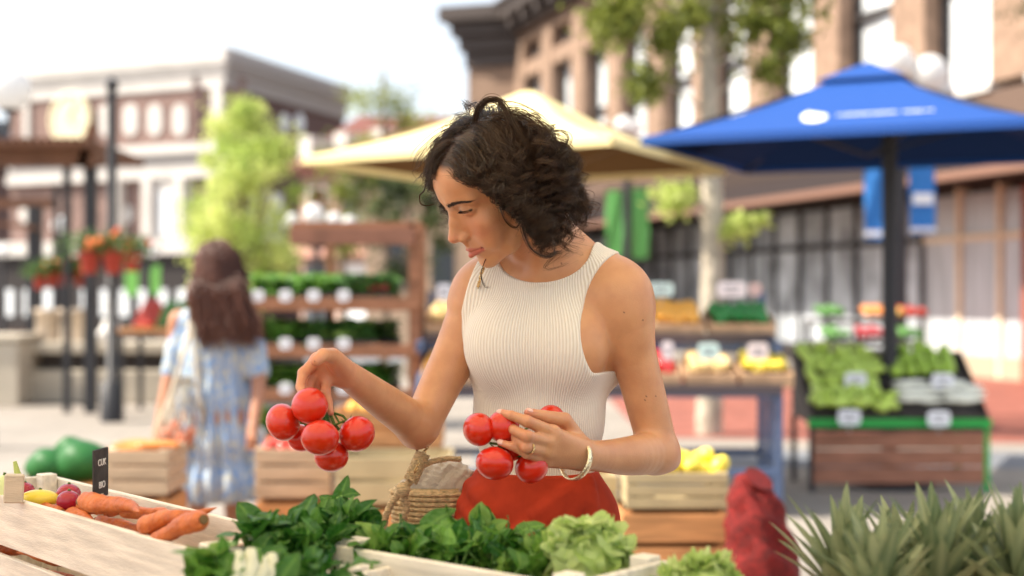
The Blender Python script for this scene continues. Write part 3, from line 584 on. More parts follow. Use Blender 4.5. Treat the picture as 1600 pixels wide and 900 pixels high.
# ================================================================ LAMPS, BANNERS, PERGOLA, POTS
GLB = mat('lamp_globe', (.86, .86, .86), .35, trans=.35)
def lamp(pxs, d, label, banner=None, polepx=None, pr=.05):
    b = at(polepx or pxs[0][0], 0, d); t = empty('street_lamp', (b.x, d, 0), 0, label, 'street lamp'); L = t.location; zt = max(at(p[0], p[1], d).z for p in pxs)
    m = MB(); m.tube([(b.x, d, 0), (b.x, d, .5), (b.x, d, zt-.25)], [pr*1.6, pr, pr*.8], 12); m.build('pole', DKM, t, L)
    for px, py, r in pxs:
        c = at(px, py, d); rw = r/F*d; m = MB(); m.blob(c, rw, None, 24, 16); m.build('globe', GLB, t, L); m = MB(); m.lathe(c-Vector((0, 0, rw*1.05)), [(rw*.35, 0), (rw*.45, rw*.2)], 12); m.tube([c-Vector((0, 0, rw)), c-Vector((0, 0, rw+.12)), (b.x, d, c.z-rw-.25)], .02, 6); m.build('arm', DKM, t, L)
    for (xa, ya, xb, yb, col, wt, k) in banner or ():
        a, c = at(xa, ya, d), at(xb, yb, d); m = MB(); N = 6; P = [[Vector((a.x+(c.x-a.x)*i/N, d-.02+.02*math.sin(i*1.2+j), a.z+(c.z-a.z)*j/N)) for j in range(N+1)] for i in range(N+1)]; m.sheet(P); bo = m.build('banner', col, t, L)
        if wt:
            for (v0, v1, u0, u1) in (((.86, .97, 0, 1),) if k == 0 else ((.40, .62, .1, .9), (.9, .98, 0, 1))):
                m = MB(); m.box((a.x+(c.x-a.x)*(u0+u1)/2, d-.05, a.z+(c.z-a.z)*(v0+v1)/2), ((c.x-a.x)*(u1-u0), .008, abs(c.z-a.z)*(v1-v0)*.7)); m.build('print', WHP, bo, L)
        m = MB(); m.bar((b.x, d, a.z+.03), (c.x if abs(c.x-b.x) > abs(a.x-b.x) else a.x, d, a.z+.03), .025); m.build('bracket', DKM, t, L)
BB = mat('banner_blue', (.04, .20, .56), .7); GB = mat('banner_green', (.12, .38, .10), .7)
lamp([(1403, 95, 25), (1452, 116, 30), (1475, 142, 16)], 15, 'street lamp with white globes and two blue banners behind the blue parasol', [(1350, 258, 1386, 375, BB, 1, 0), (1420, 254, 1460, 366, BB, 1, 1)], 1400, .12)
lamp([(975, 196, 15), (990, 200, 13)], 21, 'street lamp with two green banners right of the woman', [(947, 298, 973, 402, GB, 0, 0), (987, 294, 1013, 404, GB, 0, 0)], 980, .075)
lamp([(15, 140, 34)], 12, 'street lamp with one large white globe at the left edge', None, -20)
lamp([(455, 346, 13), (491, 335, 16), (522, 345, 13), (546, 348, 11)], 18, 'street lamp with a cluster of four small white globes above the shelf rack', None, 495)
lamp([(5, 393, 10), (-12, 393, 8)], 22, 'low lamp with a small globe behind the pots at the left edge', None, 5); lamp([(240, 393, 10), (222, 388, 8)], 24, 'low lamp with a small globe beside the hanging pots', None, 232)
lamp([(95, 352, 14)], 26, 'lamp with one white globe between the pergola posts', None, 95)
def gb(px, xa, xb, ya, yb, d, lb):
    t = empty('green_banner', (at((xa+xb)/2, 0, d).x, d, 0), 0, lb, 'banner'); L = t.location; a, c = at(xa, ya, d), at(xb, yb, d); m = MB(); m.box(((a.x+c.x)/2, d, (a.z+c.z)/2), (c.x-a.x, .02, a.z-c.z)); m.build('cloth', mat('banner_lime', (.22, .55, .12), .7), t, L); m = MB(); m.tube([((a.x+c.x)/2, d+.03, 0), ((a.x+c.x)/2, d+.03, a.z)], .03, 8); m.build('pole', DKM, t, L)
gb(0, 196, 216, 424, 462, 27, 'left lime green banner behind the hanging pots'); gb(0, 228, 250, 414, 460, 27, 'right lime green banner behind the hanging pots')
PG = mat('pergola_wood', (.18, .085, .05), .7, var=.25, scale=4)
t = empty('pergola', (at(100, 0, 16).x, 16, 0), 0, 'brown slatted pergola on dark posts at the left', 'pergola'); L = t.location
def pb(xa, ya, xb, yb, d, th): 
    m = MB(); m.bar(at(xa, ya, d), at(xb, yb, d), .08, th); m.build('beam', PG, t, L)
pb(-40, 245, 150, 245, 15.5, .22); pb(-40, 246, 132, 248, 17.5, .18)
pb(128, 262, 146, 195, 15.5, .10)
for k in range(14): x = -30+k*13; m = MB(); a = at(x, 228, 15.4); m.box((a.x, 16.4, a.z+.02), (.05, 2.4, .10)); m.build('slat', PG, t, L)
pb(-40, 318, 92, 318, 18.5, .12); pb(-40, 345, 60, 357, 18.3, .05)
for px, d, top, w_ in ((105, 15.6, 262, .07), (142, 15.6, 215, .12), (88, 18.4, 290, .06), (55, 18.4, 322, .16)):
    a = at(px, top, d); m = MB(); m.box((a.x, d, a.z/2), (w_, w_, a.z)); m.build('post', DKM, t, L)
t = empty('tall_post', (at(175, 0, 14.5).x, 14.5, 0), 0, 'tall dark post standing before the clock building right of the pergola', 'post'); a = at(175, 140, 14.5); m = MB(); m.tube([(a.x, 14.5, 0), (a.x, 14.5, .4), (a.x, 14.5, .42), (a.x, 14.5, a.z)], [.12, .12, .055, .05], 12); m.build('shaft', DKM, t, t.location); m = MB(); m.blob((a.x, 14.5, a.z+.05), .07); m.build('finial', DKM, t, t.location)
RP = mat('red_pot', (.42, .05, .03), .5); FL = leaf_mat('geranium_leaf', (.04, .10, .03), (.15, .25, .06), .5, .3); FW = mat('orange_flower', (.80, .25, .06), .6, col2=(.70, .07, .05), scale=12)
for i, (px, py, r, d, lb) in enumerate(((140, 411, 17, 14.3, 'left of the two large red pots with orange flowers'), (177, 411, 17, 14.3, 'right of the two large red pots with orange flowers'), (207, 410, 14, 15.2, 'darker red pot right of the two large ones'), (62, 442, 10, 15.8, 'small red pot at the left end of the low row'), (82, 436, 12, 15.8, 'second small red pot in the low row'), (104, 436, 12, 15.8, 'third small red pot in the low row'), (126, 438, 10, 15.8, 'small red pot at the right end of the low row'))):
    c = at(px, py, d); s_ = r/F*d; t = empty('hanging_pot', c, 0, lb+' hung on the pergola', 'flower pot', 'hanging flower pots at the left')
    m = MB(); m.lathe((0, 0, -s_), [(s_*.62, 0), (s_*.95, s_*1.7), (s_*1.08, s_*1.75), (s_*1.08, s_*2)], 16); m.build('pot', RP, t); m = MB(); m.tube([(0, 0, s_), (0, 0, s_*6)], .006, 5); m.build('hanger', DKM, t)
    n = 260; P = rg.normal(size=(n, 3))*np.array([s_*1.1, s_*.8, s_*.6])+np.array([0, 0, s_*1.7]); D = rg.normal(size=(n, 3)); D /= _n(D)[:, None]; U = np.cross(D, rg.normal(size=(n, 3))); U /= _n(U)[:, None]; V = np.stack([P-D*.03, P+U*.02, P+D*.03, P-U*.02], 1).reshape(-1, 3); mkmesh('leaves', V, np.arange(n*4).reshape(-1, 4), FL, t, smooth=False, attrs={'tint': rg.random(n*4)})
    rr = random.Random(i)
    for k in range(9 if i < 3 else 5): m = MB(); m.blob((rr.gauss(0, s_*.9), rr.gauss(0, s_*.6)-s_*.4, s_*(2.0+rr.gauss(0, .4))), s_*.32, None, 8, 6); m.build('flower', FW, t)
# stone bench wall, planters, market slope at the left
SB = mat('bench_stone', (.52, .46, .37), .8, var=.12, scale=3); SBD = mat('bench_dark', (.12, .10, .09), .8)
dB = 17.0
def zz(py, d=dB): return at(0, py, d).z
t = empty('stone_bench', (at(150, 0, dB).x, dB, 0), 0, 'long stone bench wall with a projecting slab at the left', 'bench'); L = t.location
m = MB(); m.box(((at(30, 0, dB).x+at(420, 0, dB).x)/2, dB+.35, (zz(535)+zz(552))/2), (at(420, 0, dB).x-at(30, 0, dB).x, .8, zz(535)-zz(552)), None, .01); m.build('slab', SB, t, L)
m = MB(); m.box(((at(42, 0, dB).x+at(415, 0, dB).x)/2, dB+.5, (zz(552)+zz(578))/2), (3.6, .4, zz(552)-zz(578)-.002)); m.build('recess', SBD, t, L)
m = MB(); m.box(((at(42, 0, dB).x+at(420, 0, dB).x)/2, dB+.3, zz(578)/2), (3.75, .7, zz(578)), None, .02); m.build('plinth', SB, t, L)
t = empty('stone_block', (at(10, 0, dB).x, dB-.4, 0), 0, 'square stone end block at the left edge', 'stone block'); L = t.location; a = at(28, 0, dB-.5).x; m = MB(); m.box((a-.5, dB-.1, zz(532)/2), (1.0, .8, zz(532)), None, .015); m.m = 1; m.box((a-.5, dB-.1, zz(526)), (1.06, .86, .07), None, .01); o = m.build('block', [SB, SB], t, L)
for xa, xb, lb in ((45, 76, 'left of the two cream planter boxes on the bench wall'), (84, 124, 'right of the two cream planter boxes on the bench wall')):
    c = at((xa+xb)/2, 0, dB); w_ = (xb-xa)/F*dB; h_ = zz(484)-zz(520); t = empty('planter', (c.x, dB+.3, zz(535)+.002), 0, lb, 'planter'); m = MB(); m.lathe((0, 0, 0), [(w_*.48, 0), (w_*.5, h_), (w_*.56, h_*1.02), (w_*.56, h_*1.15), (w_*.45, h_*1.15), (w_*.44, h_)], 4, rz(math.pi/4)@Matrix.Scale(1.25, 3)); m.build('box', mat('cream_planter', (.62, .52, .42), .8), t)
t = empty('white_figure', (at(174, 0, dB-.3).x, dB-.3, zz(535)+.002), 0, 'bright white seated figure ornament on the bench wall', 'ornament'); m = MB(); m.blob((0, 0, .14), (.12, .10, .16)); m.blob((.01, 0, .33), (.075, .07, .085)); m.blob((-.05, 0, .44), (.025, .02, .08)); m.blob((.06, 0, .44), (.025, .02, .08)); m.blob((-.10, -.02, .10), (.06, .08, .07)); m.build('figure', mat('white_glaze', (.85, .83, .80), .4), t)
t = empty('produce_table', (at(235, 0, 15.5).x, 15.5, 0), 0, 'market table with orange edge and sloping trays left of the woman in blue', 'table'); L = t.location
xa, xb = at(190, 0, 15.5).x, at(292, 0, 15.5).x; m = MB(); m.box(((xa+xb)/2, 15.7, zz(516, 15.5)), (xb-xa, .9, .05)); m.build('tabletop', ORW, t, L)
for x in (xa+.05, xb-.05):
    for y in (15.3, 16.1): m = MB(); m.box((x, y, (zz(516, 15.5)-.03)/2), (.05, .05, zz(516, 15.5)-.03)); m.build('leg', DKM, t, L)
zt = zz(516, 15.5)+.03
colored('rp1', (.50, .04, .02), 'red tomato on the sloping tray of the far table', 'tomato', (at(228, 0, 15.6).x, 15.8, zt+.14), (.24, 0, 0), (0, .5, .26), 30, 3, .045); colored('gp1', (.08, .22, .04), 'green vegetable between the red rows of the far table', 'pepper', (at(255, 0, 15.6).x, 15.8, zt+.14), (.12, 0, 0), (0, .5, .26), 14, 4, .045); colored('rp2', (.62, .16, .05), 'orange red pepper at the right of the far table', 'pepper', (at(277, 0, 15.6).x, 15.8, zt+.14), (.15, 0, 0), (0, .5, .26), 18, 5, .045)
m = MB(); m.add([Vector((xa+.35, 15.45, zt-.02)), Vector((xb, 15.45, zt-.02)), Vector((xb, 16.1, zt+.24)), Vector((xa+.35, 16.1, zt+.24)), Vector((xa+.35, 16.1, zt-.02)), Vector((xb, 16.1, zt-.02))], [(0, 1, 2, 3), (0, 3, 4), (1, 5, 2), (3, 2, 5, 4)]); m.build('sloped_tray', DKW, t, L)
# far stall behind the green one
dF = 13.5; t = empty('far_stall', (at(1360, 0, dF).x, dF, 0), 0, 'dark stepped stall of carrots and red vegetables behind the green stall', 'stall'); L = t.location
xa, xb = at(1288, 0, dF).x, at(1440, 0, dF).x
for z_, y in ((.62, dF), (.86, dF+.35), (1.06, dF+.7)):
    m = MB(); m.box(((xa+xb)/2, y, z_-.03), (xb-xa, .38, .04)); m.build('step', DKW, t, L)
for x in (xa+.03, xb-.03):
    for y, h_ in ((dF-.15, .59), (dF+.85, 1.03)): m = MB(); m.box((x, y, h_/2), (.05, .05, h_)); m.build('leg', DKM, t, L)
for k, (c_, px, row, n, lb, ct_) in enumerate((((.72, .25, .06), 1368, 2, 16, 'orange carrot top right on the far stepped stall', 'carrot'), ((.50, .28, .06), 1392, 2, 8, 'ochre squash beside the carrots on the far stall', 'squash'), ((.60, .10, .04), 1305, 1, 10, 'orange red pepper at the left of the far stall', 'pepper'), ((.10, .35, .05), 1296, 2, 12, 'green pepper at the left top of the far stall', 'pepper'), ((.35, .03, .04), 1360, 1, 16, 'dark red beet in the middle of the far stall', 'beet'), ((.55, .03, .03), 1425, 2, 10, 'bright red tomato at the right of the far stall', 'tomato'), ((.12, .30, .05), 1420, 1, 10, 'green vegetable at the right of the far stall', 'pepper'))):
    z_, y = ((.62, dF), (.86, dF+.35), (1.06, dF+.7))[row]; colored('fs%d' % k, c_, lb, ct_, (at(px, 0, y).x, y, z_+.06), (.24, 0, 0), (0, .26, .05), n, k, .045)
# ================================================================ THE SQUARE: paving strips
def flat(name, pts, z, m_):
    m = MB(); m.add([Vector((x, y, z)) for x, y in pts], [tuple(range(len(pts)))]); o = m.build(name, m_); return tag(o, kind='structure')
REDP = mat('red_paving', (.27, .095, .07), .8, var=.25, scale=3); GREYP = mat('grey_paving', (.17, .18, .20), .85, var=.2, scale=2); PALEP = mat('pale_paving', (.50, .45, .40), .85, var=.1, scale=2)
flat('red_pavement', [(1.2, 12.9), (12, 11.2), (12, 22), (1.2, 24)], .004, REDP)
flat('road', [(-.3, 10.9), (12, 9.9), (12, 11.2), (-.3, 12.0)], .004, GREYP)
flat('road', [(-40, 27), (-2, 27), (-2, 33), (-40, 33)], .004, GREYP)

# ================================================================ PARASOLS
YEL = mat('parasol_yellow', (.88, .74, .38), .8, trans=.12); BLU = mat('parasol_blue', (.010, .062, .27), .7, trans=.02)
PW = mat('pole_wood', (.30, .2, .12), .6); DKM = mat('dark_metal', (.035, .035, .04), .5)
def parasol(px_corners, apex, fab, label, post, vent=False, polexy=None, pr=.03, under_sheet=None):
    C = [Vector(p) for p in px_corners]; A = Vector(apex); base = Vector(((polexy or A)[0], (polexy or A)[1], 0)); t = empty('parasol', base, 0, label, 'parasol'); L = t.location
    N = 10; m = MB()
    for k in range(4):
        a, b = C[k], C[(k+1) % 4]; P = []
        for i in range(N+1):
            row = []
            for j in range(N+1):
                e = a.lerp(b, j/N); p = A.lerp(e, .04+.96*i/N); p.z -= .055*math.sin(math.pi*i/N)+.03*math.sin(math.pi*j/N)*i/N*0; row.append(p)
            P.append(row)
        m.sheet(P)
        lo = [[a.lerp(b, j/N)+Vector((0, 0, -.0)) for j in range(N+1)], [a.lerp(b, j/N)+Vector((0, 0, -.05)) for j in range(N+1)]]; m.sheet(lo)
    m.build('canopy', fab, t, L); m = MB()
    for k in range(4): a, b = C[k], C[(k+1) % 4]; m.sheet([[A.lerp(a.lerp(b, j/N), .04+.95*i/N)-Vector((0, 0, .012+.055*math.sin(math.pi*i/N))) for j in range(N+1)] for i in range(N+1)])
    m.build('under_sheet', under_sheet, t, L)  # added dark sheet; its colour paints the shade under the cloth
    if vent:
        m = MB(); V = [A.lerp(c, .24)+Vector((0, 0, .006)) for c in C]; m.add(V+[A+Vector((0, 0, .02))], [(0, 1, 4), (1, 2, 4), (2, 3, 4), (3, 0, 4)]); m.build('vent', fab, t, L)
    for c in C:
        m = MB(); m.bar(A-Vector((0, 0, .06)), c-Vector((0, 0, .02)), .018, .022); m.build('rib', post, t, L)
        m = MB(); m.bar(Vector((A.x, A.y, A.z-.62)), A.lerp(c, .55)-Vector((0, 0, .06)), .014, .018); m.build('strut', post, t, L)
    m = MB(); m.tube([base, (base.x, base.y, A.z-.08)], pr, 14); m.build('pole', post, t, L); m = MB(); m.lathe(base, [(.28, 0), (.28, .05), (.06, .07), (.05, .3)], 20); m.build('base', DKM, t, L)
    return t
parasol([(.57, 8.1, 2.20), (1.52, 10.15, 2.20), (-.43, 11.35, 2.20), (-1.38, 9.30, 2.20)], (.12, 9.72, 2.70), YEL, 'pale yellow square parasol behind the head of the woman', PW, under_sheet=mat('brown_shade', (.17, .09, .035), .9, spec=.05))
bt = parasol([(2.99, 8.04, 2.30), (4.02, 10.2, 2.30), (1.85, 11.24, 2.30), (.82, 9.07, 2.30)], (2.42, 9.64, 2.86), BLU, 'bright blue square parasol with white cup logo over the green stall', DKM, vent=True, polexy=(2.56, 9.64), pr=.05, under_sheet=mat('navy_shade', (.012, .03, .10), .9, spec=.03))
# white cup emblem and blurred white lettering on the front slope of the blue parasol
WHP = mat('white_print', (.85, .86, .9), .7)
def on_slope(px, py):
    a, b, A = Vector((2.99, 8.04, 2.30)), Vector((.82, 9.07, 2.30)), Vector((2.42, 9.64, 2.76)); n = (a-A).cross(b-A).normalized(); o = Vector((0, 0, CZ)); r = at(px, py, 1)-o; k = (A-o).dot(n)/r.dot(n); p = o+r*k
    if n.z < 0: n = -n
    return p, n
def patch(poly, name, parent):
    P = [on_slope(*q) for q in poly]; n = P[0][1]; m = MB(); sag = .04
    f = [p+n*.022-Vector((0, 0, .0)) for p, _ in P]; f = [p-Vector((0, 0, 1))*SAG(p) for p in f]; m.prism(f, (0, 0, 0), n*.002); return m.build(name, WHP, parent, parent.location)
def SAG(p):
    A = Vector((2.42, 9.64, 2.76)); s_ = (A.z-p.z)/.46; s_ = min(max((s_-.04)/.96, 0), 1); return .055*math.sin(math.pi*s_)-.006
patch([(1250, 166), (1262, 161), (1282, 160), (1297, 164), (1296, 175), (1288, 184), (1276, 189), (1264, 189), (1254, 184)], 'cup_emblem', bt); patch([(1296, 163), (1304, 166), (1300, 176), (1294, 178)], 'cup_handle', bt)
rr = random.Random(2); m = MB(); x = 1308
while x < 1460:
    if not 1404 < x < 1412:
        h_ = rr.choice((5, 6, 9)); w_ = rr.choice((3, 4, 5)); y = 177-(x-1308)*.055
        P = [on_slope(*q) for q in ((x, y), (x+w_, y), (x+w_, y-h_), (x, y-h_))]; n = P[0][1]; m.prism([p+n*.022-Vector((0, 0, SAG(p))) for p, _ in P], (0, 0, 0), n*.002)
    x += 7
m.build('lettering', WHP, bt, bt.location)

# ================================================================ PRODUCE
# ---------------------------------------------------------------- brown shelf rack
RK = mat('rack_wood', (.33, .15, .08), .65, var=.3, scale=4, bump=.15, stretch=(1, 8, 8))
d0 = 8.5; xl, xr = at(372, 0, d0).x, at(648, 0, d0).x; t = empty('shelf_rack', ((xl+xr)/2, d0+.25, 0), 0, 'tall brown wooden shelf rack of boxed greens with white price tags', 'shelf rack'); L = t.location
for x in (xl, xr-.0):
    for y in (d0+.02, d0+.50): hh = 1.74 if x > xl else 1.28; m = MB(); m.box((x, y, hh/2), (.07, .06, hh), None, .004); m.build('upright', RK, t, L)
RS = [(1.265, 465), (.985, 540), (.72, 610), (.44, 680)]
for z, _ in RS:
    m = MB(); m.box(((xl+xr)/2, d0+.26, z-.05), (xr-xl-.08, .50, .025)); m.build('shelf', RK, t, L); m = MB(); m.box(((xl+xr)/2, d0-.022, z-.02), (xr-xl+.06, .02, .075), None, .002); m.build('shelf_front', RK, t, L)
m = MB(); m.box(((at(455, 0, d0).x+xr)/2, d0-.03, 1.645), (xr-at(455, 0, d0).x, .04, .10), None, .003); m.build('header_board', mat('header_wood', (.24, .11, .07), .6, var=.2), t, L)
m = MB(); m.box(((at(455, 0, d0).x+xr)/2, d0+.02, 1.715), (xr-at(455, 0, d0).x, .06, .035)); m.build('top_rail', RK, t, L)
m = MB(); m.bar((at(500, 0, d0).x, d0+.46, 0), (at(500, 0, d0).x, d0+.46, 1.7), .05); m.build('upright', RK, t, L)
GL = leaf_mat('herb_leaf', (.04, .12, .03), (.14, .30, .06), .5, .3)
def trough(x0, x1, z, y, label, hcol, seed, kind):
    cx = (x0+x1)/2; c = crate('produce_box', (cx, y), z, x1-x0-.02, .26, .075, 0, 1, 'dark box of '+label, DKW, th=.008, post=.012, gap=0, cat='box')
    if kind in ('light', 'dark', 'mix'):
        rr = random.Random(seed); sp = []; n = int(420*(x1-x0)/.4)
        for i in range(n):
            p = Vector((rr.uniform(-.48, .48)*(x1-x0-.04), rr.uniform(-.12, .12), rr.uniform(.05, .17))); a = rr.uniform(0, 6.3); sp.append((p, Vector((math.cos(a), math.sin(a), rr.uniform(.2, 1.5))), Vector((0, -.3, 1)), .06, .022, rr.uniform(.3, 1.4), rr.uniform(0, .8)))
        V, Qd, T = leaves(sp, 5, 5); o = mkmesh('leafy_greens', V, Qd, {'light': BRIGHT, 'dark': SPIN, 'mix': GL}[kind], None, attrs={'tint': T}); o.location = (cx, y, z); tag(o, label+', filling its box on the rack', 'greens', kind='stuff')
def X(px, d=d0): return at(px, 0, d).x
trough(X(385), X(452), 1.23, d0+.13, 'light green lettuce leaves on the left of the top shelf', 0, 1, 'light')
trough(X(452), X(528), 1.23, d0+.13, 'dark green herbs in the middle of the top shelf', 0, 2, 'dark')
trough(X(528), X(618), 1.23, d0+.13, 'mixed greens under radishes at the right of the top shelf', 0, 3, 'mix')
fill('rad', ('radish', (.022,)*3, (.50, .04, .07), .35, 'red radish on the right box of the top shelf', 'radish', 'radishes on the brown rack'), (X(578), d0+.12, 1.33), (.20, 0, 0), (0, .16, 0), 22, .02, 3)
trough(X(385), X(470), .95, d0+.13, 'dark leafy herbs on the left of the second shelf', 0, 4, 'dark')
trough(X(470), X(590), .95, d0+.13, 'dark greens with cucumbers on the second shelf', 0, 5, 'mix')
fill('cuc', ('pale_cucumber', (.052, .02, .02), (.42, .60, .12), .35, 'pale green cucumber lying on the second shelf', 'cucumber', 'cucumbers on the brown rack'), (X(535), d0+.08, 1.055), (.30, 0, 0), (0, .06, 0), 9, .01, 5, rnd=False)
trough(X(385), X(480), .68, d0+.13, 'bright lettuce on the left of the third shelf', 0, 6, 'light')
trough(X(500), X(610), .68, d0+.13, 'dark chard on the right of the third shelf', 0, 7, 'dark')
trough(X(385), X(480), .40, d0+.13, 'pale greens on the lowest shelf', 0, 8, 'light')
trough(X(500), X(610), .40, d0+.13, 'dark herbs on the lowest shelf', 0, 9, 'mix')
for k_, (z_, kd_) in enumerate(((1.23, 'dark'), (.95, 'light'), (.68, 'mix'), (.40, 'dark'))):
    trough(X(388), X(500), z_, d0+.39, 'greens in the left back row of the %s shelf' % ('top', 'second', 'third', 'lowest')[k_], 0, 30+k_, kd_); trough(X(500), X(618), z_, d0+.39, 'greens in the right back row of the %s shelf' % ('top', 'second', 'third', 'lowest')[k_], 0, 40+k_, ('mix', 'dark', 'light', 'mix')[k_])
names = ['leftmost', 'second', 'third', 'fourth']; rows = ['top', 'second', 'third', 'lowest']
for r_, (z, py) in enumerate(RS):
    for k, px in enumerate((403, 446, 490, 537)):
        if r_ == 3 and k > 1: continue
        tagcard((X(px, 8.44), 8.44, 1.3+(460-(py-3))/F*8.44), .072, .068, f'white square price tag, {names[k]} on the front of the {rows[r_]} rack shelf', (.9, .9, .92), stick=False)
# ---------------------------------------------------------------- blue metal rack
BM = mat('blue_metal', (.09, .13, .23), .45, var=.1); BX = mat('box_wood_light', (.62, .40, .24), .7, var=.2); DKB = mat('dark_tray', (.09, .07, .075), .6)
d1 = 8.3; x0, x1 = X(655, d1), X(1222, d1); t = empty('steel_rack', ((x0+x1)/2, d1+.35, 0), 0, 'blue steel rack with two tiers of wooden fruit boxes behind the woman', 'rack'); L = t.location
for x in (x0, x1-.02):
    m = MB(); m.box((x, d1, .37), (.045, .045, .74), None, .003); m.build('leg', BM, t, L); m = MB(); m.box((x+.03, d1+.75, .66), (.045, .045, 1.32), None, .003); m.build('leg', BM, t, L)
    m = MB(); m.bar((x, d1, .70), (x+.03, d1+.75, 1.16), .05, .05); m.build('side_rail', BM, t, L); m = MB(); m.bar((x, d1, .30), (x+.03, d1+.75, .30), .035, .035); m.build('side_rail', BM, t, L)
    m = MB(); m.bar((x, d1, .99), (x, d1+.3, 1.0), .04, .06); m.build('side_rail', BM, t, L); m = MB(); m.box((x, d1+.28, .5), (.04, .04, 1.0)); m.build('leg', BM, t, L)
for z, y, h_ in ((.995, d1+.26, .06), (.725, d1-.01, .05), (.26, d1, .045), (.30, d1+.75, .045)):
    m = MB(); m.box(((x0+x1)/2, y, z), (x1-x0, .035, h_), None, .003); m.build('cross_rail', BM, t, L)
for z, y in ((1.035, d1+.235), (.745, d1-.03)): m = MB(); m.box(((x0+x1)/2, y, z), (x1-x0, .015, .055)); m.build('tray_front', DKB, t, L)
for z, y in ((1.05, d1+.45), (.765, d1+.18)): m = MB(); m.box(((x0+x1)/2, y, z-.012), (x1-x0, .40, .02)); m.build('shelf', DKB, t, L)
def fruitbox(xa, xb, tier, key, n, lab, fr_label, tagcol, tag_px, seed):
    z, y = ((1.075, d1+.44), (.79, d1+.17))[tier]; cx = (xa+xb)/2; W = .34; c = crate('fruit_box', (cx, y), z, xb-xa-.02, W, .085, 0, 1, lab, BX, th=.012, post=.015, gap=0, phi=math.radians(14), cat='box'); c.location.z = z+.005
    if key: fill(key+str(tier), A_[key], (cx, y-.0, z+.10), (xb-xa-.10, 0, 0), (0, W*.85, W*.85*math.tan(math.radians(14))), n, .035, seed, label=fr_label, group=fr_label.replace('one of the ', ''))
fruitbox(X(1020), X(1106), 0, 'orange', 34, 'light wood box of oranges on the upper tier of the blue rack', 'orange heaped in the upper tier box of the blue rack', 0, 0, 1)
fruitbox(X(1108), X(1218), 0, 'gpepper', 30, 'light wood box of dark green peppers at the right end of the upper tier', 'dark green pepper heaped at the right end of the upper tier', 0, 0, 2)
fruitbox(X(935), X(1018), 0, 'lemon', 20, 'light wood box beside the oranges on the upper tier', 'lemon in the upper tier box beside the oranges', 0, 0, 9)
fruitbox(X(660), X(745), 0, 'potato', 22, 'light wood box at the left end of the upper tier', 'potato in the left end box of the upper tier', 0, 0, 3)
fruitbox(X(1062), X(1145), 1, 'potato', 26, 'light wood box of yellow potatoes on the lower tier', 'yellow potato in the middle of the lower tier', 0, 0, 4)
fruitbox(X(1147), X(1232), 1, 'lemon', 28, 'light wood box of pale lemons at the right end of the lower tier', 'pale lemon at the right end of the lower tier', 0, 0, 5)
fruitbox(X(975), X(1060), 1, 'rpepper', 24, 'light wood box of red peppers on the lower tier behind the arm', 'red pepper in the lower tier box beside the arm', 0, 0, 6)
fruitbox(X(660), X(745), 1, 'orange', 22, 'light wood box at the left end of the lower tier', 'orange in the left end box of the lower tier', 0, 0, 7)
for px, py, w_, h_, col, lb in ((1032, 452, .19, .10, (.70, .86, .80), 'pale green rounded price tag over the oranges'), (1143, 452, .21, .115, (.90, .80, .80), 'pinkish white rounded price tag over the green peppers'), (1180, 452, .09, .09, (.80, .55, .50), 'small salmon price tag beside the one over the green peppers'),
        (1043, 548, .08, .13, (.92, .80, .80), 'narrow pale price tag over the red peppers'), (1107, 549, .15, .12, (.68, .86, .80), 'mint green rounded price tag over the yellow potatoes'), (1184, 549, .15, .12, (.90, .76, .72), 'pale pink rounded price tag over the pale lemons'), (694, 456, .11, .12, (.9, .9, .93), 'white price tag at the left end of the blue rack')):
    y = d1+.27 if py < 500 else d1-.0; tagcard(at(px, py, y), w_*.82, h_*.82, lb, col)
# ---------------------------------------------------------------- green stall
d2 = 9.3; x0, x1 = X(1266, d2), X(1545, d2); t = empty('vegetable_stall', ((x0+x1)/2, d2+.35, 0), 0, 'green edged stall with brown plank front and four dark boxes of green vegetables', 'stall'); L = t.location
GR = mat('stall_green', (.03, .38, .07), .4)
m = MB(); m.box(((x0+x1)/2, d2, .46), (x1-x0+.03, .05, .055), None, .003); m.build('shelf_edge', GR, t, L)
for k in range(3): m = MB(); m.box(((x0+x1)/2, d2+.02, .345-.115*k), (x1-x0-.05, .02, .108), None, .002); m.build('front_plank', mat('plank_red_brown', (.36, .16, .10), .7, var=.3, scale=4, stretch=(1, 8, 8)), t, L)
m = MB(); m.box(((x0+x1)/2, d2+.03, .42), (x1-x0-.05, .02, .03)); m.build('under_rail', DKM, t, L)
for x in (x0+.02, x1-.0):
    for y in (d2+.05, d2+.65): m = MB(); m.box((x, y, .23), (.035, .035, .46)); m.build('leg', GR if x > x0+.1 else DKM, t, L)
m = MB(); m.add([Vector((x0, d2+.02, .49)), Vector((x1, d2+.02, .49)), Vector((x1, d2+.62, .90)), Vector((x0, d2+.62, .90)), Vector((x0, d2+.02, .46)), Vector((x1, d2+.02, .46)), Vector((x1, d2+.62, .46)), Vector((x0, d2+.62, .46))], [(0, 1, 2, 3), (4, 7, 6, 5), (0, 4, 5, 1), (1, 5, 6, 2), (2, 6, 7, 3), (3, 7, 4, 0)]); m.build('sloped_shelf', DKW, t, L)
xm = (x0+x1)/2; ph = math.atan2(.41, .60)
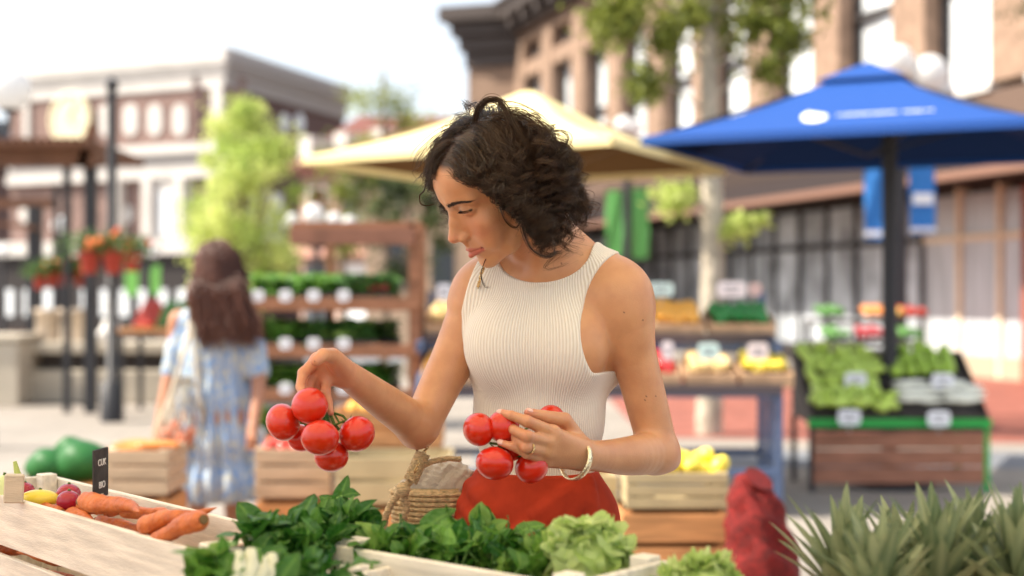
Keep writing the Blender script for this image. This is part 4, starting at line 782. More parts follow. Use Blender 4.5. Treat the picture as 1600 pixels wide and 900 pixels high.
for r_, (yy, zz) in enumerate(((d2+.145, .572), (d2+.445, .777))):
    for c_, (xa, xb) in enumerate(((x0, xm), (xm, x1))):
        key, lb = ((('lpepper', 'light green pepper in the lower left box of the green stall'), ('white', 'white asparagus spear in the lower right box of the green stall')), (('lpepper', 'light green pepper in the upper left box of the green stall'), ('lime', 'green apple in the upper right box of the green stall')))[r_][c_]
        cr = crate('vegetable_box', ((xa+xb)/2, yy), zz-.02, xb-xa-.015, .34, .065, 0, 1, ('lower', 'upper')[r_]+(' left', ' right')[c_]+' dark box on the green edged stall', DKW, th=.01, post=.012, gap=0, phi=ph, cat='box')
        rnd = key != 'white'; cc = ((xa+xb)/2, yy-.045, zz+.075)
        if rnd: fill(key, A_[key], cc, (xb-xa-.05, 0, 0), Vector((0, .32*math.cos(ph), .32*math.sin(ph))), 26 if key != 'lime' else 20, .02, r_*3+c_, label=lb, group=lb)
        else:
            fill('white', A_['white'], (cc[0]-.14, cc[1], cc[2]+.01), (.19, 0, 0), Vector((0, .27*math.cos(ph), .27*math.sin(ph))), 11, .01, 1, rnd=False, label='white asparagus spear in the left bundle on the green stall', group='left bundle of white asparagus'); PROTO['white'].rotation_euler = (0, 0, 0)
            fill('white2', A_['white'], (cc[0]+.13, cc[1], cc[2]+.01), (.19, 0, 0), Vector((0, .27*math.cos(ph), .27*math.sin(ph))), 11, .01, 2, rnd=False, label='white asparagus spear in the right bundle on the green stall', group='right bundle of white asparagus')
for px, py, y, lb in ((1337, 594, d2+.12, 'white price tag on the upper left box of the green stall'), (1473, 595, d2+.12, 'white price tag on the upper right box of the green stall'), (1327, 652, d2-.10, 'white price tag on the lower left box of the green stall'), (1467, 654, d2-.10, 'white price tag on the lower right box of the green stall')):
    tagcard(at(px, py, y), .145, .10, lb, (.88, .90, .95))
# ---------------------------------------------------------------- mid distance crates behind the woman
def solid_fill(key, c, u, v, n, lb, seed, zj=.04, rnd=True): fill(key, A_[key.rstrip('0123456789')], c, u, v, n, zj, seed, rnd=rnd, label=lb, group=lb)
SANDW = mat('sand_wood', (.44, .35, .20), .7, var=.15, scale=5); PALES = mat('shaded_pale_wood', (.46, .33, .22), .75, var=.2, scale=5, stretch=(1, 8, 8)); d3 = 5.2  # slatted crates' pale wood darkened, shade put into its colour
def mc(name, pxl, pxr, pyt, pyb, d, nb, label, m_, W=.32, cat='crate'):
    xa, xb = at(pxl, 0, d).x, at(pxr, 0, d).x; zt, zb = at(0, pyt, d).z, at(0, pyb, d).z; return crate(name, ((xa+xb)/2, d+W/2), zb, xb-xa, W, zt-zb, 0, nb, label, m_, th=.012, post=.025, cat=cat), ((xa+xb)/2, d+W/2, zt)
_, c = mc('lemon_crate', 978, 1138, 738, 796, 4.7, 3, 'pale slatted crate of lemons stacked on an orange wood crate right of the woman', SANDW); solid_fill('lemon8', (c[0]+.05, c[1], c[2]+.0), (.24, 0, 0), (0, .24, 0), 22, 'lemon in the slatted crate right of the woman', 8)
mc('orange_wood_crate', 972, 1140, 799, 905, 4.7, 2, 'orange brown slatted crate carrying the lemon crate', ORW); mc('orange_wood_crate', 972, 1140, 908, 1074, 4.7, 3, 'orange brown crate at the bottom of the lemon stack', ORW)
mc('pale_box', 905, 965, 742, 800, 4.9, 2, 'small pale crate half hidden behind the hip of the woman', SANDW); mc('orange_wood_crate', 880, 968, 803, 1049, 4.9, 5, 'orange brown crate directly behind the trousers', ORW)
# red net sack
t = empty('net_sack', (at(1187, 0, 4.5).x, 4.5, 0), 0, 'large red net sack standing beside the lemon crate stack', 'sack'); rr = random.Random(4)
def sk(u): return 1+.05*math.sin(u.x*7+u.z*5)+.06*math.sin(u.y*9+u.z*8)+.04*math.sin(u.z*15+u.x*8)
m = MB(); m.blob(Vector((.01, 0, .21)), (.14, .13, .225), None, 40, 26, sk); m.blob(at(1187, 905, 4.5)-t.location, (.120, .11, .22), None, 40, 26, sk); m.blob(at(1180, 835, 4.5)-t.location, (.095, .09, .16), None, 30, 20, sk); m.blob(at(1166, 790, 4.5)-t.location, (.060, .06, .10), None, 30, 20, sk); m.tube([at(1170, 790, 4.5)-t.location, at(1176, 762, 4.5)-t.location, at(1186, 748, 4.48)-t.location], [.05, .035, .05], 12)
m.build('net', mat('red_net', (.24, .011, .009), .7, col2=(.09, .006, .005), scale=70, bump=1.0, bscale=160), t)
# left group
_, c = mc('green_melon_crate', 15, 185, 752, 903, 5.66, 2, 'brown crate under the green melons at the left', ORW)
for i, (px, py, r) in enumerate(((78, 728, 36), (130, 722, 44), (160, 728, 30), (112, 702, 26))):
    m = MB(); rr_ = r/F*5.8; m.blob((0, 0, 0), (rr_*1.05, rr_*.9, rr_*.78), None, 26, 18, lambda u: 1+.05*math.sin(u.x*4+u.z*3)); o = m.build('green_melon', mat('melon_green', (.018, .115, .024), .5, var=.25, scale=6)); o.location = at(px, py, 5.82+.04*(i == 3)); tag(o, ('dark green melon at the left of the heap', 'largest dark green melon in the middle of the heap', 'dark green melon at the right of the heap', 'small green melon lying on top of the heap')[i], 'melon', 'green melons on the left crate')
_, c = mc('slatted_crate', 165, 262, 703, 775, 5.3, 3, 'pale slatted crate between the melons and the blue dress', PALES); solid_fill('carrot9', (c[0], c[1], c[2]-.01), (.15, 0, 0), (0, .22, 0), 14, 'carrot in the slatted crate left of the blue dress', 9, .02, rnd=False); mc('orange_wood_crate', 150, 262, 778, 933, 5.3, 2, 'orange brown crate under the pale slatted crate', ORW)
_, c = mc('slatted_crate', 398, 515, 700, 780, 5.9, 3, 'slatted crate of tomatoes right of the blue dress', PALES); solid_fill('tomato8', (c[0], c[1], c[2]-.02), (.26, 0, 0), (0, .22, 0), 22, 'tomato in the slatted crate right of the blue dress', 10, .02); mc('orange_wood_crate', 398, 520, 784, 885, 5.9, 2, 'orange brown crate under the tomato crate', ORW)
_, c = mc('wide_crate', 525, 705, 712, 790, 5.6, 2, 'wide sand coloured crate behind the straw basket', SANDW); mc('orange_wood_crate', 520, 700, 794, 908, 5.6, 2, 'wide orange brown crate below the sand coloured one', ORW)
_, c = mc('slatted_crate', 520, 690, 640, 700, 7.3, 2, 'orange slatted crate standing behind the wide crate', ORW); solid_fill('orange9', (c[0], c[1], c[2]-.02), (.42, 0, 0), (0, .2, 0), 22, 'orange in the crate behind the wide crate', 11, .02)
for a in ((520, 690, 703, 855), (400, 515, 690, 855)): mc('orange_wood_crate', *a, 7.3, 3, 'orange brown crate low in the row before the shelf rack, '+('right' if a[0] > 500 else 'left')+' one', ORW)
t = empty('crate_bench', (-.9, 5.6, 0), 0, 'long low wooden bench carrying the row of crates behind the counter', 'bench'); m = MB(); m.box((-.35, .15, .155), (3.4, 1.0, .03)); m.build('seat_board', ORW, t)
for x in (-1.9, 1.2): m = MB(); m.box((x, .15, .07), (.06, .6, .14)); m.build('leg', ORW, t)

# ================================================================ THE WOMAN IN THE BLUE DRESS
def W(px, py, dc=0.): return np.array(at(px, py, 6.7+dc/100))
d_ = 6.7; s2 = SDF()
s2.rc(W(338, 410), W(338, 425), .075, .07, .01); s2.rc(W(338, 435), W(335, 475), .05, .055, .02)
s2.rc(W(300, 496, 2), W(378, 496, -2), .045, .045, .03); s2.el(W(338, 545), (.155, .105, .22), .04); s2.el(W(335, 650, 0), (.17, .12, .16), .05)
for a in (((280, 498, 2), (271, 560, 3), (263, 600, 0), (254, 640, -4), (248, 672, -8)), ((393, 498, -2), (402, 560, -2), (404, 600, -6), (400, 640, -12), (396, 668, -16))):
    s2.spl([W(*q) for q in a], [.046, .038, .034, .028, .024], .02)
    h_ = W(*a[-1]); s2.rc(h_, h_+np.array([-.005, -.02, -.05]), .026, .024, .01)
    for k in range(4): s2.rc(h_+np.array([-.02+.013*k, -.02, -.05]), h_+np.array([-.022+.014*k, -.035, -.10+.004*(k == 0)]), .009, .007, .004)
    s2.rc(h_+np.array([.01, -.03, -.02]), h_+np.array([.02, -.05, -.07]), .011, .008, .006)
for sx in (-1, 1): s2.rc(W(335+sx*26, 680), (W(335, 0)[0]+sx*.085, 6.72, .5), .085, .055, .02); s2.rc((W(335, 0)[0]+sx*.085, 6.72, .5), (W(335, 0)[0]+sx*.085, 6.74, .08), .052, .036, .02); s2.rc((W(335, 0)[0]+sx*.085, 6.74, .05), (W(335, 0)[0]+sx*.10, 6.86, .035), .035, .03, .02)
p2 = empty('person', (float(W(335, 0)[0]), 6.72, 0), 0, 'long haired woman in a light blue floral dress seen from behind', 'person'); PL2 = np.array(p2.location)
f2 = lambda P, c, Rr: s2.ev(P, s2.cull(c, Rr)[0])
V_, Q_ = surfnet(f2, [s2], np.arange(-1.85, -.95, .012), np.arange(6.35, 7.0, .012), np.arange(-.01, 1.58, .012))
SK2 = mat('tan_skin', (.42, .20, .12), .45, sss=.1, var=.08); mkmesh('body', V_-PL2, Q_, SK2, p2)
dr = SDF(); dr.rc(W(300, 497, 2), W(378, 497, -2), .050, .050, .03); dr.rc(W(322, 478), W(352, 478), .045, .045, .04); dr.el(W(338, 545), (.150, .112, .22), .04)
cx_ = W(335, 0)[0]
for z, rx_, ry_ in ((.98, .155, .12), (.80, .185, .15), (.60, .215, .18), (.42, .245, .205)): dr.el((cx_, 6.72, z), (rx_, ry_, .17), .05)
for a in (((288, 503, 2), (277, 545, 3), (270, 578, 3)), ((386, 503, -2), (397, 545, -2), (402, 578, -3))): dr.chain([W(*q) for q in a], [.052, .050, .055], .03)
def fdr(P, c, Rr):
    d = dr.ev(P, dr.cull(c, Rr)[0]); an = np.arctan2(P[:, 1]-6.72, P[:, 0]-cx_); wz = np.clip((1.1-P[:, 2])/.5, 0, 1)
    d = d-.016*wz*np.sin(an*17+P[:, 2]*3)-.01*wz*np.sin(an*9-P[:, 2]*5); 
    nk = _n((P-W(336, 466, 0))/np.array([.085, .3, .05]))-1
    return np.maximum(np.maximum(d, .33-P[:, 2]), -nk*.05)
V_, Q_ = surfnet(fdr, [dr], np.arange(-1.95, -.85, .011), np.arange(6.3, 7.1, .011), np.arange(.3, 1.4, .011))
dm = bpy.data.materials.new('floral_dress'); dm.use_nodes = True; n = dm.node_tree.nodes; l = dm.node_tree.links; b = n['Principled BSDF']; tc = n.new('ShaderNodeTexCoord'); vo = n.new('ShaderNodeTexNoise'); vo.inputs['Scale'].default_value = 38; vo.inputs['Detail'].default_value = 3; mp = n.new('ShaderNodeMapping'); mp.inputs['Scale'].default_value = (1.4, 1.4, .8); l.new(tc.outputs['Object'], mp.inputs[0]); l.new(mp.outputs[0], vo.inputs[0])
rp = n.new('ShaderNodeValToRGB'); l.new(vo.outputs[0], rp.inputs[0]); e = rp.color_ramp.elements; e[0].position = .44; e[0].color = (.22, .36, .60, 1); e[1].position = .58; e[1].color = (.50, .52, .46, 1); l.new(rp.outputs[0], b.inputs['Base Color']); b.inputs['Roughness'].default_value = .8
o = mkmesh('dress', V_-PL2, Q_, dm, p2); o['label'] = 'light blue dress with cream floral print'
# hair of the second woman
rg = np.random.default_rng(5); N = 2600; T = 18; a = rg.uniform(0, 6.283, N); ph = rg.uniform(0, 1.5, N)
c0 = W(338, 412); rt = c0+np.stack([np.sin(ph)*np.cos(a)*.078, np.sin(ph)*np.sin(a)*.088, np.cos(ph)*.095], 1); G = np.zeros((N, T, 3)); pos = rt.copy(); dirn = (rt-c0)/.1*.5
for i in range(T):
    G[:, i] = pos; dirn = dirn*.62+np.array([.03, -.05, -1.0])*.4+np.array([.55, -.1, 0])*(.012*i)[None] if False else dirn*.62+np.array([.02+.036*i, -.03, -1.0])*.40+(rt-c0)/.1*.006*i
    nn_ = dirn/np.linalg.norm(dirn, axis=1)[:, None]; pos = pos+nn_*.0245*rg.uniform(.93, 1.05, N)[:, None]; e_ = pos-c0; q = _n(e_/np.array([.085, .095, .10])); m_in = q < 1; pos[m_in] = (c0+e_/q[:, None])[m_in]
    bk = (pos[:, 2] < c0[2]-.10) & (pos[:, 1] > 6.62); pos[bk, 1] = 6.60-rg.uniform(0, .03, bk.sum())
G += np.cumsum(rg.normal(0, .0030, G.shape), axis=1); lk = rg.integers(0, 40, N); G[:, :, 0] += .022*np.sin(np.arange(T)[None]*.5+lk[:, None]*1.3)*np.linspace(0, 1, T)[None]; G[:, :, 2] += (lk[:, None]-20)*.0022*np.linspace(0, 1, T)[None]; G[:, :, 1] += .012*np.sin(np.arange(T)[None]*.7+lk[:, None]*2.1)*np.linspace(0, 1, T)[None]; V_, Q_ = hair_strands(G, rg.uniform(.0022, .0034, N)); mkmesh('hair', V_-PL2, Q_, mat('brown_hair', (.10, .035, .02), .4, spec=.6), p2)
NET = mat('string_bag', (.72, .66, .54), .85, var=.15, scale=60, trans=.3)
t = empty('string_bag', W(290, 700, -12), 0, 'cream string bag of peaches hanging from the shoulder of the woman in blue', 'bag'); TL = np.array(t.location)
m = MB()
for sx in (-1, 1):
    top = W(300, 478, -10)-TL; m.tube([top, W(300+sx*3, 520, -14)-TL, W(292+sx*16, 590, -15)-TL, W(286+sx*30, 655, -14)-TL], [.016, .012, .010, .008], 6)
m.build('strap', NET, t)
m = MB(); c = W(286, 655, -12)-TL
for k in range(14):
    a = k/14*6.283
    m.tube([c+np.array([math.cos(a+s_*.6)*r_, math.sin(a+s_*.6)*r_*.6, z_]) for s_, r_, z_ in ((0, .035, .20), (.5, .07, .10), (1, .11, 0), (1.5, .115, -.07), (2, .06, -.13), (2.2, .01, -.14))], .003, 4)
    m.tube([c+np.array([math.cos(a-s_*.6)*r_, math.sin(a-s_*.6)*r_*.6, z_]) for s_, r_, z_ in ((0, .035, .20), (.5, .07, .10), (1, .11, 0), (1.5, .115, -.07), (2, .06, -.13), (2.2, .01, -.14))], .003, 4)
m.build('net', NET, t)
for i, (px, py, dc) in enumerate(((262, 678, -12), (284, 684, -16), (300, 676, -12), (275, 668, -9), (293, 690, -12))):
    m = MB(); m.blob((0, 0, 0), .034, None, 16, 12); o = m.build('peach', mat('peach_skin', (.70, .22, .12), .5, var=.3, scale=20)); o.location = W(px, py, dc); tag(o, 'reddish peach inside the string bag', 'peach', 'peaches in the string bag')
# ================================================================ THE SHOPPER (main figure)
def Q(px, py, dc=0.):
    return np.array(at(px, py, 2.40+dc/100))
def cm(*a): return tuple(x/100 for x in a)
def _hr(y, x, r): return np.array(ry(R(r)) @ rz(R(y)) @ rx(R(x)))
HR = _hr(-59.0, 50.0, 20.5)                          # head turned to its right, chin down
HT = np.array([-0.0250, 2.30, 1.4715])+(_hr(-57.5, 46.5, 18.5)-HR) @ np.array([0, -.108, -.045])
def H(x, y, z): return HR @ (np.array([x, y, z])/100)+HT
def Hl(P): return ((P-HT) @ HR)*100                    # world -> head cm
TY = R(-18)                                            # torso yaw (turned to its right)
TR = np.array(rz(TY))

def head_sdf(s):
    el = lambda x, y, z, a, b, c, k, **kw: s.el(H(x, y, z), cm(a, b, c), k/100, HR, **kw)
    rc = lambda a, b, ra, rb, k, **kw: s.rc(H(*a), H(*b), ra/100, rb/100, k/100, **kw)
    el(0, .9, 2.9, 7.2, 9.1, 8.4, 1)
    el(0, -3.0, 4.1, 6.9, 6.3, 5.7, 1.5)
    el(0, -3.2, -2.0, 5.9, 5.6, 6.6, 1.5)
    for sx in (-1, 1):
        rc((sx*5.2, .2, -5.4), (sx*3.7, -3.4, -8.0), 1.3, 1.35, 1.8)
        rc((sx*3.7, -3.4, -8.0), (sx*1.0, -6.2, -9.5), 1.35, 1.4, 1.2)
        el(sx*4.0, -5.7, -2.3, 2.0, 1.9, 1.8, 1.6)
        el(sx*3.1, -5.8, -5.2, 2.2, 2.0, 2.4, 1.6)
        rc((sx*1.0, -8.15, 2.3), (sx*4.7, -6.6, 2.35), .85, .8, 1.3)
        s.rc(H(sx*6.9, .9, -1.0), H(sx*7.2, 1.0, -2.9), .012, .008, .006)
        el(sx*7.35, 1.3, -.2, .75, 1.5, 2.6, .8)
    el(0, -6.3, -6.4, 2.9, 2.5, 2.7, 1.2)
    el(0, -6.7, -9.9, 1.35, 1.2, 1.2, .9)
    for sx in (-1, 1):
        el(sx*3.25, -9.55, .85, 1.65, 1.35, 1.05, .9, sub=True)          # sockets
        el(sx*3.3, -6.98, .75, 1.65, 1.45, 1.36, .25)                   # lids over the ball
    # nose
    rc((0, -7.8, 1.6), (0, -9.2, -1.2), .62, .66, 1.1)
    rc((0, -9.2, -1.2), (0, -10.35, -3.4), .66, .82, .6)
    rc((0, -7.8, -.6), (0, -8.8, -3.2), 1.0, 1.25, 1.0)
    el(0, -10.3, -3.5, .92, .85, .78, .4)
    for sx in (-1, 1):
        el(sx*1.2, -9.15, -3.95, .66, .95, .70, .45)
    rc((0, -9.9, -4.0), (0, -8.8, -4.7), .34, .42, .4)
    for sx in (-1, 1):
        el(sx*.58, -9.45, -4.62, .27, .50, .28, .2, sub=True)
    rc((0, -8.8, -5.0), (0, -8.75, -5.6), .45, .4, .5)
    # lips
    for sx in (-1, 1):
        rc((sx*.3, -8.85, -6.50), (sx*2.6, -7.45, -6.42), .40, .15, .25)
        rc((0, -8.75, -7.62), (sx*2.4, -7.50, -6.70), .55, .17, .28)
    for sx in (-1, 1):
        rc((0, -9.35, -7.0), (sx*2.75, -7.65, -6.48), .10, .07, .14, sub=True)
        rc((sx*2.95, -7.6, -6.30), (sx*3.0, -7.6, -6.5), .13, .13, .4, sub=True)
    el(0, -8.5, -8.6, 1.5, .5, .4, .7, sub=True)
    # eye openings (looking down)
    for sx in (-1, 1):
        rc((sx*1.6, -8.6, .10), (sx*3.1, -8.9, .38), .10, .44, .1, sub=True)
        rc((sx*3.1, -8.9, .38), (sx*4.95, -7.8, .55), .44, .10, .1, sub=True)

def torso_sdf(s, skin=True):
    el = lambda px, py, dc, a, b, c, k: s.el(Q(px, py, dc), cm(a, b, c), k/100, TR)
    el(846, 520, 1.5, 12.2, 8.9, 17, 1)
    el(841, 655, 1.5, 11.1, 7.9, 11, 4)
    el(838, 815, 2.5, 12.3, 9.6, 13.5, 4)
    # breasts
    s.el(Q(784, 540, -4.3), cm(6.0, 4.8, 6.4), .045, TR); s.el(Q(890, 540, -6.3), cm(6.2, 4.8, 6.4), .045, TR)
    # shoulder girdle
    s.rc(Q(925, 452, -1), Q(790, 448, 2.5), .062, .058, .03)
    s.rc(Q(885, 410, 0), Q(955, 446, -2.5), .042, .040, .035)
    s.rc(Q(862, 408, 1), Q(768, 440, 3.5), .040, .036, .035)
    s.rc(Q(960, 470, -2), Q(935, 560, 2), .045, .05, .03)
    s.rc(Q(775, 470, 3.5), Q(775, 560, 3.5), .040, .045, .03)
def limbs_sdf(s):
    cv = lambda L: [Q(*l) for l in L]
    # left arm (nearer the camera on the right of the picture)
    s.spl(cv([(960, 460, -3), (990, 555, -2.5), (1014, 645, -2), (1028, 702, -2)]), [.054, .0385, .0345, .032], .03)
    s.el(Q(976, 495, -3.5), cm(4.6, 4.4, 7.5), .02)
    s.rc(Q(1040, 712, -1.0), Q(1046, 719, -.8), .018, .017, .025)
    s.spl(cv([(1026, 706, -2), (985, 712, -9.5), (950, 713, -14.5), (912, 711, -20)]), [.036, .0315, .026, .0225], .012)
    # right arm
    s.spl(cv([(754, 456, 3), (716, 545, 2), (686, 606, 0), (657, 668, -3)]), [.047, .0395, .0345, .031], .03)
    s.spl(cv([(652, 664, -3), (606, 632, -10), (566, 603, -16), (541, 584, -20)]), [.034, .0295, .0245, .0205], .012)
    s.rc(Q(645, 682, -1), Q(650, 684, -1), .016, .016, .025)
    # legs (inside the trousers)
    for sx in (-1, 1):
        b = Q(838, 815, 2.5); hx = np.array([math.cos(TY), math.sin(TY), 0])*.064*sx
        hip = b+hx; kn = hip*1+hx*.1; kn = np.array([kn[0], kn[1]-.01, .47]); an = np.array([kn[0]+hx[0]*.1, kn[1]+.03, .09])
        s.rc(hip, kn, .073, .05, .03); s.rc(kn, an, .052, .034, .02); s.rc(an, an-np.array([0.02, 0, .05]), .034, .03, .02)
        s.rc(an+np.array([0, 0, -.05]), an+np.array([-.05, -.13, -.06]), .032, .024, .02)
def neck_sdf(s):
    s.rc(H(0, 3.2, -3.5), Q(872, 412, -1.0), .053, .056, .022)
    s.rc(Q(872, 412, -1), Q(862, 470, 1), .055, .06, .03)
    s.rc(H(5.2, 2.6, -4.5), Q(842, 428, -6.3), .013, .009, .02)       # sternomastoid
    s.rc(Q(846, 431, -6.3), Q(925, 413, -5.5), .008, .007, .02); s.rc(Q(828, 432, -5.6), Q(770, 426, -.5), .008, .007, .02)   # collar bones

LH = {  # left hand (picture right): wrist to fingertips, px, py, depth cm
 'palm': [((908, 700, -20.5), (866, 680, -25.5), 1.75, 1.25), ((908, 704, -20.5), (858, 692, -26), 1.8, 1.25), ((908, 712, -20.5), (855, 706, -25.8), 1.8, 1.2), ((908, 718, -20), (854, 719, -24.6), 1.7, 1.15), ((905, 700, -19), (880, 690, -20.5), 1.6, 1.4)],
 'f': [[(864, 676, -25.6), (823, 658, -28.6), (799, 649, -28.3), (783, 645, -27.0)],
       [(856, 690, -26.2), (824, 682, -30.0), (803, 672, -28.6), (796, 664, -26.6)],
       [(853, 704, -26.0), (822, 699, -29.8), (806, 684, -28.0), (803, 672, -26.0)],
       [(852, 719, -24.8), (824, 709, -28.3), (800, 697, -28.6), (783, 692, -27.8)]],
 'r': [[1.05, .86, .74, .60], [1.05, .86, .76, .62], [1.0, .82, .72, .6], [.95, .74, .66, .54]],
 't': ([(905, 694, -18.5), (882, 656, -21.5), (850, 651, -23.4), (826, 645, -24.6)], [1.6, 1.15, .98, .74])}
RH = {  # right hand (picture left)
 'palm': [((541, 584, -20), (497, 562, -22.3), 1.6, 1.05), ((541, 586, -20), (498, 573, -21.6), 1.6, 1.05), ((540, 588, -20), (504, 583, -21.2), 1.6, 1.0), ((538, 590, -20), (511, 592, -21.2), 1.5, .95), ((538, 580, -21.5), (522, 562, -24.5), 1.5, 1.3)],
 'f': [[(496, 562, -22.3), (474, 583, -23.8), (469, 604, -25.4), (474, 617, -26.8)],
       [(498, 573, -21.6), (482, 600, -21.8), (483, 620, -22.6), (491, 633, -24.0)],
       [(504, 583, -21.2), (496, 608, -20.6), (501, 628, -21.6), (506, 640, -23.2)],
       [(511, 592, -21.2), (509, 612, -22.6), (514, 630, -23.2), (517, 645, -23.8)]],
 'r': [[1.0, .84, .74, .62], [1.0, .84, .74, .62], [.95, .80, .70, .58], [.88, .72, .62, .52]],
 't': ([(536, 574, -21.5), (519, 556, -25.6), (505, 555, -28.6), (493, 564, -30.2)], [1.5, 1.2, 1.05, .84])}
def hand_sdf(s, D):
    for a, b, ra, rb in D['palm']: s.rc(Q(*a), Q(*b), ra/100, rb/100, .008)
    for f, r in zip(D['f'], D['r']):
        P = [Q(*p) for p in f]
        s.rc(P[0], P[1], r[0]/100, r[1]/100, .0035); s.rc(P[1], P[2], r[1]/100, r[2]/100, .0015); s.rc(P[2], P[3], r[2]/100, r[3]/100, .0015)
        s.el(P[1], (r[1]*1.06/100,)*3, .003); s.el(P[0], (r[0]*1.08/100,)*3, .006)
    P = [Q(*p) for p in D['t'][0]]; r = D['t'][1]
    for i in range(3): s.rc(P[i], P[i+1], r[i]/100, r[i+1]/100, .008 if i == 0 else .002)

body = SDF(); torso_sdf(body); neck_sdf(body); limbs_sdf(body); head_sdf(body); hand_sdf(body, LH); hand_sdf(body, RH)
def fbody(P, c, Rr):
    pr, m = body.cull(c, Rr)
    return body.ev(P, pr)
HQ = 1.0
h1 = .0019*HQ
xs = axis((-.42, -.16, .0023*HQ), (-.16, .02, .0013*HQ), (.02, .34, .0023*HQ))
ys = axis((2.02, 2.42, .0018*HQ), (2.42, 2.60, .004*HQ))
zs = axis((-.01, .90, .012), (.90, 1.32, .0021*HQ), (1.32, 1.50, .0013*HQ), (1.50, 1.68, .003*HQ))
if 'AX' in globals(): xs, ys, zs = AX
V, Fq = surfnet(fbody, [body], xs, ys, zs)
_kp = np.where(np.abs(Hl(V)).max(1) < 13, .28, 1.0); _kp = np.where((np.linalg.norm(V-Q(505, 590, -23), axis=1) < .11) | (np.linalg.norm(V-Q(850, 690, -25), axis=1) < .10), .35, _kp)
V = relax(V, Fq, 7, .6, _kp)

# colour masks on the skin, in head / hand space
h = Hl(V)
def segd(P, a, b):
    a, b = np.array(a, float), np.array(b, float); ab = b-a; t = np.clip((P-a) @ ab/(ab @ ab), 0, 1); return np.linalg.norm(P-a-t[:, None]*ab, axis=1)
sm = lambda x, a, b: np.clip((b-x)/(b-a), 0, 1)
lip = np.zeros(len(V))
for sx in (-1, 1):
    lip = np.maximum(lip, sm(segd(h, (sx*.25, -9.05, -6.54), (sx*2.75, -7.55, -6.44)), .28, .48)); lip = np.maximum(lip, sm(segd(h, (0, -9.0, -7.58), (sx*2.45, -7.6, -6.66)), .42, .64))
lip *= (h[:, 1] < -6.7)
blush = np.zeros(len(V))
for sx in (-1, 1):
    blush = np.maximum(blush, .40*np.exp(-((h-np.array([sx*4.2, -7.2, -3.0]))**2).sum(1)/7.0))
    blush = np.maximum(blush, .6*np.exp(-((h-np.array([sx*7.6, 1.2, -.5]))**2).sum(1)/4.0))
blush = np.maximum(blush, .5*np.exp(-((h-np.array([0, -10.9, -3.8]))**2).sum(1)/1.6))
for Dd in (LH, RH):
    for f in Dd['f']+[Dd['t'][0]]:
        for q, wt in ((f[1], .45), (f[3], .8), (f[2], .4)):
            blush = np.maximum(blush, wt*np.exp(-((V-Q(*q))**2).sum(1)/.00012))
blush = np.maximum(blush, .35*sm(np.linalg.norm(V-Q(500, 585, -22), axis=1), .04, .09))
for q in ((1046, 715, -2), (650, 690, -2)): blush = np.maximum(blush, .45*np.exp(-((V-Q(*q))**2).sum(1)/.0009))
# moles: nearest-vertex spots
mole = np.zeros(len(V)); dproj = np.stack([800+V[:, 0]/V[:, 1]*F, 460-(V[:, 2]-CZ)/V[:, 1]*F], 1)
for (mx, my, mr) in ((879, 414, 2.4), (975, 491, 2.6), (1007, 501, 2.8), (1027, 619, 2.2), (1008, 628, 1.8), (1011, 622, 1.5), (1020, 709, 1.8), (1036, 560, 1.6)):
    dd = np.linalg.norm(dproj-np.array([mx, my]), axis=1); j = np.argmin(V[:, 1]+(dd > 3)*10); d3 = np.linalg.norm(V-V[j], axis=1)
    mole = np.maximum(mole, sm(d3, mr*.0003, mr*.00075))
eyeline = np.zeros(len(V))
for sx in (-1, 1):
    for a, b in (((sx*1.7, -8.1, .34), (sx*3.1, -8.4, .90)), ((sx*3.1, -8.4, .90), (sx*5.2, -7.3, .78))):
        eyeline = np.maximum(eyeline, sm(segd(h, a, b), .15, .27)); 
    eyeline = np.maximum(eyeline, .30*sm(segd(h, (sx*2.0, -8.4, 1.1), (sx*4.3, -8.0, 1.1)), .4, .8))

zl = np.interp(h[:, 1], [-9, -7, -5.5, -4.2, -3, -1, .3, 2.2, 3.0, 9], [8.6, 7.4, 6.2, 3.4, .8, -.6, 2.6, 2.6, -4.5, -5.5])
scalp = sm(zl-h[:, 2], -.9, .7)*(h[:, 2] > -7)*(np.abs(h[:, 0]) < 9)*(np.linalg.norm(h, axis=1) < 16)
scalp *= ~((np.abs(h[:, 0]) > 6.9) & (h[:, 1] > -.6) & (h[:, 1] < 3.2) & (h[:, 2] < 2.8))
eyeline = np.maximum(eyeline, scalp)

